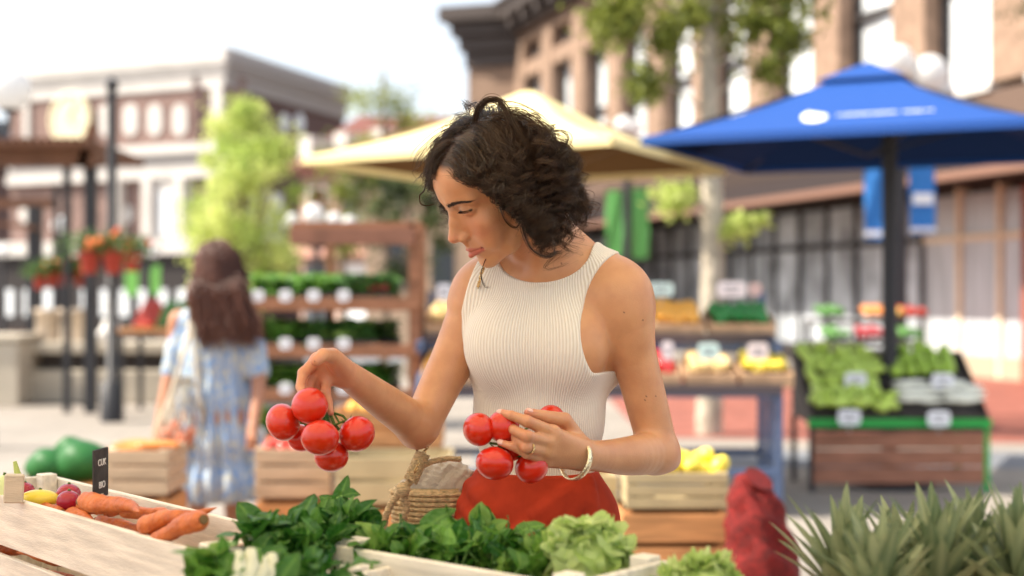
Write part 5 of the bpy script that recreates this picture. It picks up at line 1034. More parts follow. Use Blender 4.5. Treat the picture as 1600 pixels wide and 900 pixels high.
def skin_material():
    m = bpy.data.materials.new('skin'); m.use_nodes = True; n = m.node_tree.nodes; l = m.node_tree.links; b = n['Principled BSDF']
    def attr(nm): a = n.new('ShaderNodeAttribute'); a.attribute_name = nm; return a.outputs['Fac']
    def mix(f, a, bcol):
        x = n.new('ShaderNodeMix'); x.data_type = 'RGBA'; l.new(f, x.inputs[0])
        if isinstance(a, tuple): x.inputs[6].default_value = (*a, 1)
        else: l.new(a, x.inputs[6])
        x.inputs[7].default_value = (*bcol, 1); return x.outputs[2]
    tc = n.new('ShaderNodeTexCoord'); t = n.new('ShaderNodeTexNoise'); t.inputs['Scale'].default_value = 22; t.inputs['Detail'].default_value = 6; l.new(tc.outputs['Object'], t.inputs[0])
    rp = n.new('ShaderNodeValToRGB'); l.new(t.outputs[0], rp.inputs[0]); rp.color_ramp.elements[0].position = .36; rp.color_ramp.elements[1].position = .64
    rp.color_ramp.elements[0].color = (.56, .265, .130, 1); rp.color_ramp.elements[1].color = (.645, .325, .162, 1)
    c = mix(attr('blush'), rp.outputs[0], (.62, .20, .13)); c = mix(attr('lip'), c, (.52, .155, .11)); c = mix(attr('eyeline'), c, (.035, .015, .012)); c = mix(attr('mole'), c, (.10, .035, .02))
    l.new(c, b.inputs['Base Color']); b.inputs['Subsurface Weight'].default_value = .22; b.inputs['Subsurface Radius'].default_value = (1, .3, .15); b.inputs['Subsurface Scale'].default_value = .008
    mr = n.new('ShaderNodeMapRange'); l.new(attr('lip'), mr.inputs[0]); mr.inputs[3].default_value = .37; mr.inputs[4].default_value = .3; l.new(mr.outputs[0], b.inputs['Roughness'])
    b.inputs['Specular IOR Level'].default_value = .45
    t2 = n.new('ShaderNodeTexNoise'); t2.inputs['Scale'].default_value = 420; t2.inputs['Detail'].default_value = 3; l.new(tc.outputs['Object'], t2.inputs[0])
    bp = n.new('ShaderNodeBump'); bp.inputs['Strength'].default_value = .22; bp.inputs['Distance'].default_value = .002; l.new(t2.outputs[0], bp.inputs['Height']); l.new(bp.outputs[0], b.inputs['Normal'])
    return m
SKIN = skin_material()
person = empty('person', (float(Q(838, 800, 2)[0]), 2.42, 0), 0, 'woman with short dark curly hair in a cream ribbed top holding tomatoes', 'person')
PL = np.array(person.location)
def pmesh(name, V, Q_, m, **kw):
    return mkmesh(name, V-PL, Q_, m, person, **kw)
bobj = pmesh('body', V, Fq, SKIN, attrs={'lip': lip, 'blush': blush, 'mole': mole, 'eyeline': eyeline})

# eyeballs
EYE = mat('eye_white', (.62, .56, .52), .15); IRIS = mat('iris', (.03, .015, .008), .1, coat=1)
for sx in (-1, 1):
    m = MB(); Mh = Matrix(HR.tolist()); m.blob(H(sx*3.25, -6.98, .65), .0128, Mh, 20, 14); 
    g = Vector((sx*.05-.1, -1, -.42)).normalized(); c = Vector(H(sx*3.25, -6.98, .65)); wg = Mh @ g
    m.m = 1; m.blob(c+wg*.0092, (.0052, .0052, .0040), wg.to_track_quat('Z', 'Y').to_matrix(), 16, 10); m.build('eye', [EYE, IRIS], person, person.location)

HAIRM = mat('brow_hair', (.03, .017, .012), .45)
def snap(x, z, y0=-11.5, off=.0):
    P = np.array([H(x, y0+.05*i, z) for i in range(120)]); d = body.ev(P); i = int(np.argmax(d < 0)); return -11.5+.05*i-off
for sx in (-1, 1):
    m = MB(); rr = random.Random(3)
    for i in range(520):
        t = rr.random(); x = .8+t*4.7; z = 1.75+1.0*math.sin(t*2.3)*.9-.2*t+rr.gauss(0, 1)*(.20-.13*t)
        y = snap(sx*x, z, off=.03); L = .55-.15*t; a = math.radians(55-55*t+rr.uniform(-12, 12))
        x2, z2 = x+L*math.cos(a), z+L*math.sin(a)*.55; y2 = snap(sx*x2, z2, off=.06)
        m.tube([H(sx*x, y, z), H(sx*(x+x2)/2, (y+y2)/2-.03, (z+z2)/2), H(sx*x2, y2, z2)], [.00026, .00022, .00008], 3, False)
    m.build('eyebrow', HAIRM, person, person.location)
    m = MB()
    for i in range(44):
        t = i/43; x = 1.8+t*3.1; z = .36+.50*math.sin(t*2.2)+.12; y = snap(sx*x, z+.1, off=.02)
        L = .38+.35*t; m.tube([H(sx*x, y, z), H(sx*(x+.15*t), y-L*.6, z-L*.30), H(sx*(x+.3*t), y-L*.95, z-L*.22)], [.0003, .0002, .00006], 3, False)
    m.build('eyelashes', HAIRM, person, person.location)
# ---------------------------------------------------------------- hair
def make_hair():
    rg = np.random.default_rng(11); NL = 620; T = 40
    u = rg.normal(size=(NL*7, 3)); u /= np.linalg.norm(u, axis=1)[:, None]
    c0 = np.array([0, .7, 3.0]); Rd = np.array([7.0, 8.9, 8.3]); p = c0+u*Rd
    zl_ = np.interp(p[:, 1], [-9, -7, -5.5, -4.2, -3, -1, .5, 2.2, 3.0, 9], [8.8, 7.6, 6.5, 4.0, 1.6, .4, .6, -.6, -4.0, -5.0])
    p = p[p[:, 2] > zl_-.6]; pf = p[(p[:, 1] < -3)][NL//2:NL//2+110]; p = np.concatenate([p[:NL], pf]); NL = len(p)
    n = (p-c0)/Rd**2; n /= np.linalg.norm(n, axis=1)[:, None]
    part = 1.2; side = np.where(p[:, 0] > part, 1., -1.)
    top = np.clip((p[:, 2]-3)/6, 0, 1)
    front = np.clip((-p[:, 1])/8, 0, 1)
    flow = np.stack([side*(.9*top+.1), np.where(side > 0, .55, -.25)*front+.5*(1-front), -.5*(1-top)], 1)
    g = np.array([0, 0, -1.]) @ HR          # gravity in head space
    L = 11.2+6.8*top+rg.normal(0, 1.3, NL)+np.where(p[:, 1] > 1, -1.3, 0); L -= np.clip((-p[:, 2])/2, 0, 4)
    L = np.where((side < 0) & (front > .15), L*np.interp(front, [.15, .6], [.80, .28]), L)
    lay = rg.random(NL)
    pos = p.copy(); d = n*np.where((side < 0) & (front > .1), .12, .5)[:, None]+flow*.9; d /= np.linalg.norm(d, axis=1)[:, None]; G = np.zeros((NL, T, 3)); step = L/(T-1)
    for t in range(T):
        G[:, t] = pos; tt = t/(T-1)
        d = d+g*.16+flow*.05*(1-tt); d /= np.linalg.norm(d, axis=1)[:, None]
        pos = pos+d*step[:, None]
        # keep outside an inflated skull
        off = (.4+1.1*lay)*min(1, tt*3)+(.25+.75*lay)*np.clip((pos[:, 1]+1)/6, 0, 1)*2.6*min(1, tt*2.2)+lay*4.0*np.clip(tt-.15, 0, 1)*np.clip(.35+(pos[:, 1])/6, 0.12, 1)
        Rr = Rd+off[:, None]; q = (pos-c0)/Rr; ql = np.linalg.norm(q, axis=1); ins = ql < 1
        pos[ins] = (c0+q/ql[:, None]*Rr)[ins]
        # neck and nape
        below = pos[:, 2] < -2; ax = np.stack([np.zeros(NL), 3.4+.0*pos[:, 2], pos[:, 2]], 1); e = pos-ax; e[:, 2] = 0; el_ = np.linalg.norm(e, axis=1)+1e-6
        mn = 5.6+off*.75; ins = below & (el_ < mn); pos[ins] = (ax+e/el_[:, None]*mn[:, None])[ins]
        # off the face on the near side; ahead of the far temple on the other
        fx = pos[:, 0] > 0; lim = np.interp(pos[:, 2], [-10, -3, 1, 5, 8], [-.6, -1.4, -3.3, -5.0, -9.5]); m = fx & (pos[:, 1] < lim); pos[m, 1] = lim[m]; 
        m = m | (fx & (pos[:, 1] < lim+2) & (pos[:, 2] < 4)); pos[m, 0] = np.maximum(pos[m, 0], 6.2+1.6*lay[m])
        d = np.where(t > 0, 1, 1)*(.55*d+.45*(pos-G[:, t])/np.maximum(np.linalg.norm(pos-G[:, t], axis=1), 1e-6)[:, None]); d /= np.linalg.norm(d, axis=1)[:, None]
    # strands
    NS = 17; s = np.linspace(0, 1, T)
    Gs = np.repeat(G, NS, 0); N = len(Gs); D = np.gradient(Gs, axis=1); D /= np.linalg.norm(D, axis=2, keepdims=True)+1e-9
    A = np.cross(D, np.array([.2, .5, .8])); A /= np.linalg.norm(A, axis=2, keepdims=True)+1e-9; Bn = np.cross(D, A)
    rl = lambda a: np.repeat(a, NS)
    ph = rl(rg.random(NL)*6.28)+rg.normal(0, .42, N); wl = rl(rg.uniform(4.6, 7.5, NL)); amp = rl(rg.uniform(.8, 1.75, NL))*rg.uniform(.85, 1.12, N); hand_ = rl(np.where(rg.random(NL) > .5, 1, -1.))
    Ls = rl(L)*rg.uniform(.86, 1.05, N); arc = s[None]*Ls[:, None]
    env = amp[:, None]*np.clip((arc-2.5)/9, 0, 1)**1.2*np.where(s > .85, 1+.5*(s-.85)/.15, 1)[None]
    fw = hand_[:, None]*(2*math.pi*arc/wl[:, None])*(1+.55*s[None]**2)+ph[:, None]
    sp = rg.normal(size=(N, 2)); spr = (.46-.26*s**.7)[None]*1.0
    fly = (rg.random(N) < .07)[:, None]*np.clip(s-.2, 0, 1)[None]*1.6
    dirs = rg.normal(size=(N, 2))
    X = env*np.cos(fw)+sp[:, :1]*spr+fly*dirs[:, :1]; Y = env*np.sin(fw)+sp[:, 1:]*spr+fly*dirs[:, 1:]
    Gs = Gs[:, :1]+(Gs-Gs[:, :1])*(Ls/rl(L))[:, None, None]**.5+X[..., None]*A+Y[..., None]*Bn
    W = (Gs/100) @ HR.T+HT
    rad = rg.uniform(.00018, .00052, N)
    V1, Q1 = hair_strands(W, rad)
    # free curls and wisps traced as real curls: loop on the crown, forehead curl, wisp at the chain, rim of curls
    sets = []
    def curl(pts, w_, n_, spread, T2=34):
        P = np.array([np.array(at(*q)) for q in pts]); tt = np.linspace(0, len(P)-1, T2); out = []
        i = np.clip(tt.astype(int), 0, len(P)-2); f = (tt-i)[:, None]
        p0, p1, p2, p3 = P[np.maximum(i-1, 0)], P[i], P[i+1], P[np.minimum(i+2, len(P)-1)]
        c = .5*(2*p1+(p2-p0)*f+(2*p0-5*p1+4*p2-p3)*f*f+(3*p1-p0-3*p2+p3)*f**3)
        for _ in range(n_): out.append(c+rg.normal(0, spread, 3)+rg.normal(0, spread*.5, 3)*np.linspace(0, 1, T2)[:, None])
        return np.array(out)
    sets.append(curl([(742, 196, 2.24), (747, 174, 2.23), (761, 158, 2.22), (779, 158, 2.22), (793, 174, 2.215), (803, 196, 2.21), (822, 226, 2.20)], 0, 55, .0030)); sets.append(curl([(770, 182, 2.23), (800, 172, 2.22), (835, 186, 2.22), (862, 214, 2.22), (884, 250, 2.23)], 0, 30, .006)); sets.append(curl([(740, 195, 2.24), (700, 206, 2.27), (672, 226, 2.30), (654, 246, 2.31), (650, 262, 2.31)], 0, 18, .0045))
    sets.append(curl([(668, 262, 2.31), (666, 285, 2.31), (663, 298, 2.30), (656, 306, 2.295), (658, 318, 2.29), (668, 321, 2.29), (680, 318, 2.29)], 0, 7, .0007))
    sets.append(curl([(768, 385, 2.30), (756, 410, 2.29), (751, 430, 2.28), (757, 447, 2.275), (766, 449, 2.27)], 0, 4, .0009))
    sets.append(curl([(880, 290, 2.3), (900, 312, 2.29), (914, 330, 2.29), (916, 344, 2.29), (906, 348, 2.29), (905, 338, 2.29), (914, 334, 2.3)], 0, 7, .001))
    sets.append(curl([(790, 290, 2.2), (782, 320, 2.19), (790, 345, 2.19), (806, 356, 2.2), (815, 340, 2.2)], 0, 8, .001))
    sets.append(curl([(822, 320, 2.2), (815, 350, 2.19), (828, 385, 2.19), (850, 400, 2.2), (866, 395, 2.21), (862, 372, 2.21), (850, 370, 2.21)], 0, 12, .0016))
    Wc = np.concatenate(sets); V2, Q2 = hair_strands(Wc, np.full(len(Wc), .00042))
    V = np.concatenate([V1, V2]); Q_ = np.concatenate([Q1, Q2+len(V1)])
    tint = np.concatenate([np.repeat(np.clip(rl(rg.random(NL))*.7+rg.random(N)*.3, 0, 1), T*3), np.repeat(rg.random(len(Wc)), 34*3)])
    m = bpy.data.materials.new('dark_hair'); m.use_nodes = True; nn = m.node_tree.nodes; l = m.node_tree.links; b = nn['Principled BSDF']
    a = nn.new('ShaderNodeAttribute'); a.attribute_name = 'tint'; rp = nn.new('ShaderNodeValToRGB'); l.new(a.outputs['Fac'], rp.inputs[0])
    rp.color_ramp.elements[0].color = (.006, .004, .0035, 1); rp.color_ramp.elements[1].color = (.070, .032, .016, 1); l.new(rp.outputs[0], b.inputs['Base Color'])
    b.inputs['Roughness'].default_value = .24; b.inputs['Specular IOR Level'].default_value = .65; b.inputs['Specular Tint'].default_value = (1, .85, .7, 1)
    tr = nn.new('ShaderNodeBsdfTranslucent'); tr.inputs[0].default_value = (.30, .11, .04, 1); mx = nn.new('ShaderNodeMixShader'); mx.inputs[0].default_value = .14
    l.new(b.outputs[0], mx.inputs[1]); l.new(tr.outputs[0], mx.inputs[2]); l.new(mx.outputs[0], nn['Material Output'].inputs[0])
    pmesh('hair', V, Q_, m, attrs={'tint': tint})
make_hair()

# ---------------------------------------------------------------- clothes
tors = SDF(); torso_sdf(tors); skn = SDF(); torso_sdf(skn); neck_sdf(skn); limbs_sdf(skn)
TC = Q(850, 520, 1.5)
def tloc(P):
    q = P-TC; return q[:, 0]*TR[0, 0]+q[:, 1]*TR[1, 0], q[:, 0]*TR[0, 1]+q[:, 1]*TR[1, 1], q[:, 2]
def smax(a, b, k): h_ = np.clip(.5-.5*(a-b)/k, 0, 1); return a*(1-h_)+b*h_+k*h_*(1-h_)
ZN = float(Q(866, 394, -6)[2]); ZA = float(Q(930, 488, -6)[2]); ZW = float(Q(840, 745, -8)[2])
def neckline(u, z): return (np.sqrt(((u-.016)/.078)**2+(np.minimum(z+TC[2]-ZN, 0)/.050)**2)-1)*.06
def ftop(P, c, Rr):
    pr, _ = tors.cull(c, Rr); d = tors.ev(P, pr); u, v, z = tloc(P)
    wz = np.clip((P[:, 2]-ZA-.015+.075*(u < 0))/.03, 0, 1)
    if wz.max() > 0: pr, _ = skn.cull(c, Rr); d = d+wz*(skn.ev(P, pr)-d)
    nk = neckline(u, z); zz = (z+TC[2]-ZA)/.098; z2 = np.clip(zz, -1.6, 1.6)**2; ue = np.where(u > 0, .090+np.where(zz > 0, .040, .016)*z2, .122-.024*np.clip(zz, 0, 1.3))
    arm = np.maximum((np.abs(zz)-1)*.098, ue-np.abs(u))
    off = .0035+.0016*np.clip(1-np.minimum(np.abs(nk), 9)/.009, 0, 1)+.0012*np.clip(1-np.abs(arm)/.007, 0, 1)
    d = d-off; d = smax(d, -nk, .004); d = smax(d, -arm, .006)
    return np.maximum(d, (ZW-.03)-P[:, 2])
x0, x1 = .001*0+Q(690, 500)[0], Q(1000, 500)[0]
Vt, Qt = surfnet(ftop, [tors, skn], axis((x0, x1, .0021*HQ)), axis((2.24, 2.54, .0022*HQ)), axis((ZW-.04, 1.41, .0022*HQ)))
Vt = relax(Vt, Qt, 3, .45)
def knit():
    m = bpy.data.materials.new('ribbed_knit'); m.use_nodes = True; n = m.node_tree.nodes; l = m.node_tree.links; b = n['Principled BSDF']
    g = n.new('ShaderNodeNewGeometry'); sx = n.new('ShaderNodeVectorMath'); sx.operation = 'SUBTRACT'; sx.inputs[1].default_value = tuple(TC+TR @ np.array([0, .0, 0])); l.new(g.outputs['Position'], sx.inputs[0])
    mp = n.new('ShaderNodeVectorRotate'); mp.rotation_type = 'Z_AXIS'; mp.inputs['Angle'].default_value = -TY; l.new(sx.outputs[0], mp.inputs[0])
    sp = n.new('ShaderNodeSeparateXYZ'); l.new(mp.outputs[0], sp.inputs[0]); at2 = n.new('ShaderNodeMath'); at2.operation = 'ARCTAN2'; l.new(sp.outputs[0], at2.inputs[0]); ng = n.new('ShaderNodeMath'); ng.operation = 'MULTIPLY'; ng.inputs[1].default_value = -1; l.new(sp.outputs[1], ng.inputs[0]); l.new(ng.outputs[0], at2.inputs[1])
    ml = n.new('ShaderNodeMath'); ml.operation = 'MULTIPLY'; ml.inputs[1].default_value = 165; l.new(at2.outputs[0], ml.inputs[0]); sn = n.new('ShaderNodeMath'); sn.operation = 'SINE'; l.new(ml.outputs[0], sn.inputs[0])
    tx = n.new('ShaderNodeTexNoise'); tx.inputs['Scale'].default_value = 900; l.new(g.outputs['Position'], tx.inputs[0]); ad = n.new('ShaderNodeMath'); ad.operation = 'MULTIPLY_ADD'; ad.inputs[1].default_value = .35; l.new(tx.outputs[0], ad.inputs[0]); l.new(sn.outputs[0], ad.inputs[2])
    bp = n.new('ShaderNodeBump'); bp.inputs['Strength'].default_value = .55; bp.inputs['Distance'].default_value = .0010; l.new(ad.outputs[0], bp.inputs['Height']); l.new(bp.outputs[0], b.inputs['Normal'])
    rp = n.new('ShaderNodeMapRange'); rp.inputs[1].default_value = -1; rp.inputs[3].default_value = 0; l.new(sn.outputs[0], rp.inputs[0])
    mx = n.new('ShaderNodeMix'); mx.data_type = 'RGBA'; mx.inputs[6].default_value = (.74, .66, .57, 1); mx.inputs[7].default_value = (.93, .88, .80, 1); l.new(rp.outputs[0], mx.inputs[0]); l.new(mx.outputs[2], b.inputs['Base Color'])
    b.inputs['Roughness'].default_value = .85; b.inputs['Sheen Weight'].default_value = .3; b.inputs['Specular IOR Level'].default_value = .2; return m
o = pmesh('knit_top', Vt, Qt, knit()); o['label'] = 'sleeveless cream top in ribbed knit'

hips = SDF(); torso_sdf(hips)
hb = SDF(); limbs_sdf(hb)
for p in hb.p[-8:]: hips.p.append(p)
def surf(px, py, sd=hips):
    D_ = np.arange(2.10, 2.6, .0015); P = np.array([np.array(at(px, py, d)) for d in D_]); v = sd.ev(P); i = int(np.argmax(v < 0)); return D_[i] if v[i] < 0 else None
def fold(a, b, r=.006, k=.010, n=5):
    base = hips.p[:nbase]; tmp = SDF(); tmp.p = base; pts = [(a[0]+(b[0]-a[0])*i/n+(2.5*math.sin(3.1*i/n)), a[1]+(b[1]-a[1])*i/n) for i in range(n+1)]
    W = [(x, y, surf(x, y, tmp)) for x, y in pts]; W = [np.array(at(x, y, q-.0015)) for x, y, q in W if q]
    for i in range(len(W)-1): hips.rc(W[i], W[i+1], r, r, k)
    up = np.array([0, 0, r*1.0])
    for i in range(len(W)-1): GRV.append((W[i]-up-np.array([0, .0065, 0]), W[i+1]-up-np.array([0, .0065, 0])))
nbase = len(hips.p); GRV = []
fold((914, 752), (838, 806), .0075); fold((916, 764), (848, 822), .0050); fold((917, 778), (860, 838), .0055); fold((918, 760), (922, 840), .005)
fold((724, 748), (772, 806), .0070); fold((714, 775), (756, 832), .0050)
kd = surf(828, 834); hips.el(np.array(at(826, 834, kd)), cm(2.6, 1.1, 1.7), .006); hips.rc(at(812, 838, kd-.004), at(846, 826, kd-.004), .006, .010, .004)
for a_, b_ in GRV: hips.rc(a_, b_, .0042, .0042, .004, sub=True)
ZK = .14
def ftr(P, c, Rr):
    pr, _ = hips.cull(c, Rr); d = hips.ev(P, pr)-.006-.012*np.clip((.8-P[:, 2])/.6, 0, 1)
    d = smax(d, P[:, 2]-ZW, .003); return np.maximum(d, ZK-P[:, 2])
V3, Q3 = surfnet(ftr, [hips], axis((Q(690, 800)[0]-.05, Q(985, 800)[0]+.04, .0026*HQ)), axis((2.24, 2.60, .003*HQ)), axis((.12, .80, .012), (.80, ZW+.012, .0026*HQ)))
V3 = relax(V3, Q3, 3, .45)
rust = mat('rust_cloth', (.45, .047, .018), .8, var=.12, scale=30, bump=.15, bscale=600, spec=.1)
o = pmesh('trousers', V3, Q3, rust); o['label'] = 'rust red high waisted trousers with a knotted front'
for sx in (-1, 1):
    b_ = Q(838, 815, 2.5); hx = np.array([math.cos(TY), math.sin(TY), 0])*.064*sx; an = b_+hx*1.2
    m = MB(); m.blob((an[0]-.035, an[1]-.045, .032), (.048, .125, .042), None, 16, 10, lambda u: 1-.25*max(0, -u.z)); m.build('shoe', mat('shoe_tan', (.35, .2, .1), .5), person, person.location)

# jewellery
gold = mat('gold', (.85, .62, .30), .25, metal=1, bump=.5, bscale=300)
silver = mat('champagne_metal', (.92, .82, .56), .16, metal=1, bump=.35, bscale=300)
m = MB(); c = Vector(Q(900, 719, -20.5)); ax = Vector((-.80, -.5, .33)).normalized(); Mq = ax.to_track_quat('Z', 'Y').to_matrix()
pr = []; N = 64
for i in range(N):
    a = 2*math.pi*i/N; e = Mq @ Vector((math.cos(a)*.0345, math.sin(a)*.0300, 0)); nn = e.normalized()
    for dx, dz in ((.0016, -.0048), (.0026, 0), (.0016, .0048), (-.0006, .0042), (-.0006, -.0042)): pr.append(c+e+nn*dx+ax*dz)
m.add(pr, [(i*5+k, i*5+(k+1) % 5, ((i+1) % N)*5+(k+1) % 5, ((i+1) % N)*5+k) for i in range(N) for k in range(5)], True)
m.build('bracelet', silver, person, person.location)
def finger_ring(p, q, r):
    m = MB(); c = (Vector(p)+Vector(q))/2; ax = (Vector(q)-Vector(p)).normalized(); Mq = ax.to_track_quat('Z', 'Y').to_matrix(); V = []; N = 28
    for i in range(N):
        a = 2*math.pi*i/N; e = Mq @ Vector((math.cos(a), math.sin(a), 0))
        for dr, dz in ((0, -.0024), (.0011, -.0018), (.0011, .0018), (0, .0024)): V.append(c+e*(r+dr)+ax*dz)
    m.add(V, [(i*4+k, i*4+(k+1) % 4, ((i+1) % N)*4+(k+1) % 4, ((i+1) % N)*4+k) for i in range(N) for k in range(4)], True)
    m.blob(c+Vector((0, -r-.001, .001)), (.003, .002, .003), None, 10, 8)
    m.build('ring', gold, person, person.location)
finger_ring(Q(*LH['f'][2][0])*.3+Q(*LH['f'][2][1])*.7, Q(*LH['f'][2][1]), .0092)
m = MB(); m.blob(H(7.9, 1.0, -3.2), .0028, None, 12, 8); m.build('earring', gold, person, person.location)
# finger nails
nail = mat('nail', (.78, .48, .40), .2, coat=.6)
def add_nail(f, r, up, w_=.0052):
    tip, prev = Vector(Q(*f[3])), Vector(Q(*f[2])); ax = (tip-prev).normalized(); up = Vector(up); up = (up-ax*up.dot(ax)).normalized(); sd_ = ax.cross(up)
    M = Matrix((sd_, ax, up)).transposed(); m = MB(); m.blob(tip+up*r*.62-ax*r*.05, (w_, .0068, r*.44), M, 14, 8); m.build('nail', nail, person, person.location)
add_nail(LH['t'][0], .0074, (0, -.45, 1), .0062)
for i in (0, 3): add_nail(LH['f'][i], LH['r'][i][3]/100, (-.1, -.9, .45), .0046)

# ================================================================ THINGS THE SHOPPER HOLDS
TOM = mat('tomato_red', (.68, .016, .004), .30, coat=.7, sss=.05, scale=14, col2=(.60, .028, .005))
GRN = mat('vine_green', (.10, .17, .035), .55, var=.3, scale=60)
def tomato_mb(c, r, up, seed=0):
    rr = random.Random(seed); a0 = rr.random()*6; upv = Vector(up).normalized(); M = upv.to_track_quat('Z', 'Y').to_matrix()
    def fn(u):
        an = math.atan2(u.y, u.x); t = max(0, u.z); return 1+.013*math.sin(an*5+a0)*max(0, u.z+.3)+.008*math.sin(an*2+a0*3)*(1-u.z*u.z)-.16*max(0, t-.75)*4*.25-.05*max(0, -u.z-.8)
    m = MB(); m.blob(c, (r*rr.uniform(.96, 1.03), r*rr.uniform(.96, 1.03), r*rr.uniform(.86, .95)), M, 40, 28, fn); return m, M
def bunch(specs, label, vine, mid):
    t = empty('tomato_bunch', mid, 0, label, 'tomatoes'); L = t.location; C = Vector(mid)
    for i, (px, py, d, rp) in enumerate(specs):
        c = at(px, py, d); r = rp/F*d; up = (C-c)+Vector((0, .012, .03)); m, M = tomato_mb(c, r, up, i); o = m.build('tomato', TOM, t, L)
        g = MB(); top = c+M @ Vector((0, 0, r*.86))
        for k in range(5):
            a = k*1.257+i; g.tube([top, top+M @ Vector((math.cos(a)*r*.28, math.sin(a)*r*.28, .001)), top+M @ Vector((math.cos(a)*r*.55, math.sin(a)*r*.55, .0035+.002*(k % 2)))], [.0016, .0014, .0003], 5)
        g.tube([top, top+M @ Vector((0, 0, .008)), C+(top-C)*.4, C], [.0017, .0016, .0018, .002], 6)
        g.build('calyx', GRN, o, L)
    g = MB()
    for P, r in vine: g.tube([at(*p) for p in P], r, 7)
    g.build('stem', GRN, t, L)
bunch([(484, 634, 2.125, 29), (442, 660, 2.15, 29.5), (500, 684, 2.10, 29.5), (558, 678, 2.14, 29), (518, 713, 2.15, 28), (470, 684, 2.19, 22)],
      'vine tomatoes held up in the hand at the end of the outstretched arm',
      [(((504, 640, 2.18), (516, 648, 2.17), (522, 662, 2.165), (530, 672, 2.165)), .0026), (((520, 645, 2.17), (536, 650, 2.165), (545, 660, 2.155), (552, 665, 2.14)), .0020), (((522, 646, 2.17), (530, 660, 2.165), (542, 660, 2.16)), .0018)], at(512, 664, 2.165))
bunch([(748, 671, 2.135, 26.5), (786, 666, 2.135, 25), (773, 724, 2.125, 29.5), (831, 730, 2.15, 27), (800, 700, 2.165, 23), (861, 656, 2.215, 23)],
      'vine tomatoes cupped in the hand with the bracelet in front of the waist',
      [(((786, 690, 2.14), (783, 697, 2.13), (782, 703, 2.12)), .0028), (((765, 692, 2.14), (785, 695, 2.14), (806, 694, 2.15)), .002)], at(786, 694, 2.15))

# ---------------------------------------------------------------- basket bag with chain
STRAW = mat('straw', (.72, .52, .28), .7, var=.35, scale=120, bump=.6, bscale=260, stretch=(1, 1, 3))
LIN = mat('bag_linen', (.62, .54, .43), .85, var=.08, scale=20, bump=.3, bscale=200, sheen=.2)
bag = empty('basket_bag', at(682, 800, 2.47), 0, 'woven straw basket bag with cloth liner hanging on a gold chain at the hip', 'bag'); BL = bag.location
m = MB(); c = at(684, 762, 2.47); prof = [(.045, -.13), (.064, -.10), (.074, -.06), (.078, -.02), (.078, 0), (.074, .002), (.072, -.02), (.066, -.07), (.04, -.12)]
m.lathe(c, [(r, z+.0022*math.sin(i*9)) for i, (r, z) in enumerate(prof)], 40, Matrix.Diagonal((1, .62, 1)))
for z in np.arange(-.125, .001, .0085):
    r = np.interp(z, [-.13, -.10, -.06, -.02, 0], [.045, .064, .074, .078, .078]); V = [c+Vector((math.cos(a)*(r+.001+.0022*(math.sin(a*26+z*700))), .62*math.sin(a)*(r+.001+.0022*math.sin(a*26+z*700)), z)) for a in np.linspace(0, 2*math.pi, 120)]
    m.tube(V, .0042, 5, False)
m.build('basket', STRAW, bag, BL)
m = MB(); m.blob(at(688, 755, 2.465), (.066, .040, .040), None, 60, 30, lambda u: 1+.07*math.sin(u.x*13+u.z*9)*math.cos(u.z*15+u.y*6)+.05*math.sin(u.x*24-u.z*12)); m.build('cloth_lining', LIN, bag, BL)
m = MB(); a, b = at(661, 708, 2.385), at(641, 752, 2.375); N = 46; ax = (b-a).normalized(); s1 = ax.cross(Vector((0, 1, 0))).normalized(); s2 = ax.cross(s1)
m.tube([a, a+(b-a)*.02, b-(b-a)*.02, b], [.008, .0115, .0115, .008], 14)
for i in range(26): V = [a+(b-a)*((i+.5)/26)+(s1*math.cos(t)+s2*math.sin(t))*.0118+ax*.0016*math.sin(t*3+i) for t in np.linspace(0, 2*math.pi, 20)]; m.tube(V, .0013, 4, False)
m.build('handle', STRAW, bag, BL)
def rope(m, pts, r, tw=70):
    P = [Vector(p) for p in pts]; 
    for ph in (0, 2.09, 4.19):
        V = []; acc = 0
        for i in range(len(P)-1):
            for k in range(10):
                t = k/10; p = P[i].lerp(P[i+1], t); q = (P[i+1]-P[i]).normalized(); u = q.cross(Vector((0, 1, .1))).normalized(); v = q.cross(u); an = acc*tw*3+ph; acc += (P[i+1]-P[i]).length/10*3
                V.append(p+(u*math.cos(an)+v*math.sin(an))*r*.55)
        m.tube(V, r*.6, 6)
m = MB(); rope(m, [at(641, 752, 2.375), at(628, 766, 2.38), at(612, 785, 2.385), at(602, 808, 2.39), at(600, 830, 2.40), at(606, 850, 2.41)], .0062, 60)
rope(m, [at(630, 766, 2.38), at(636, 790, 2.39), at(630, 815, 2.40), at(624, 840, 2.42), at(632, 858, 2.43)], .0062, 60)
rope(m, [at(660, 728, 2.39), at(675, 721, 2.40), at(695, 717, 2.41), at(722, 717, 2.43)], .005, 60); m.blob(at(630, 765, 2.375), .013, None, 12, 8, lambda u: 1+.15*math.sin(u.x*9)*math.cos(u.z*9)); m.build('rope', STRAW, bag, BL)
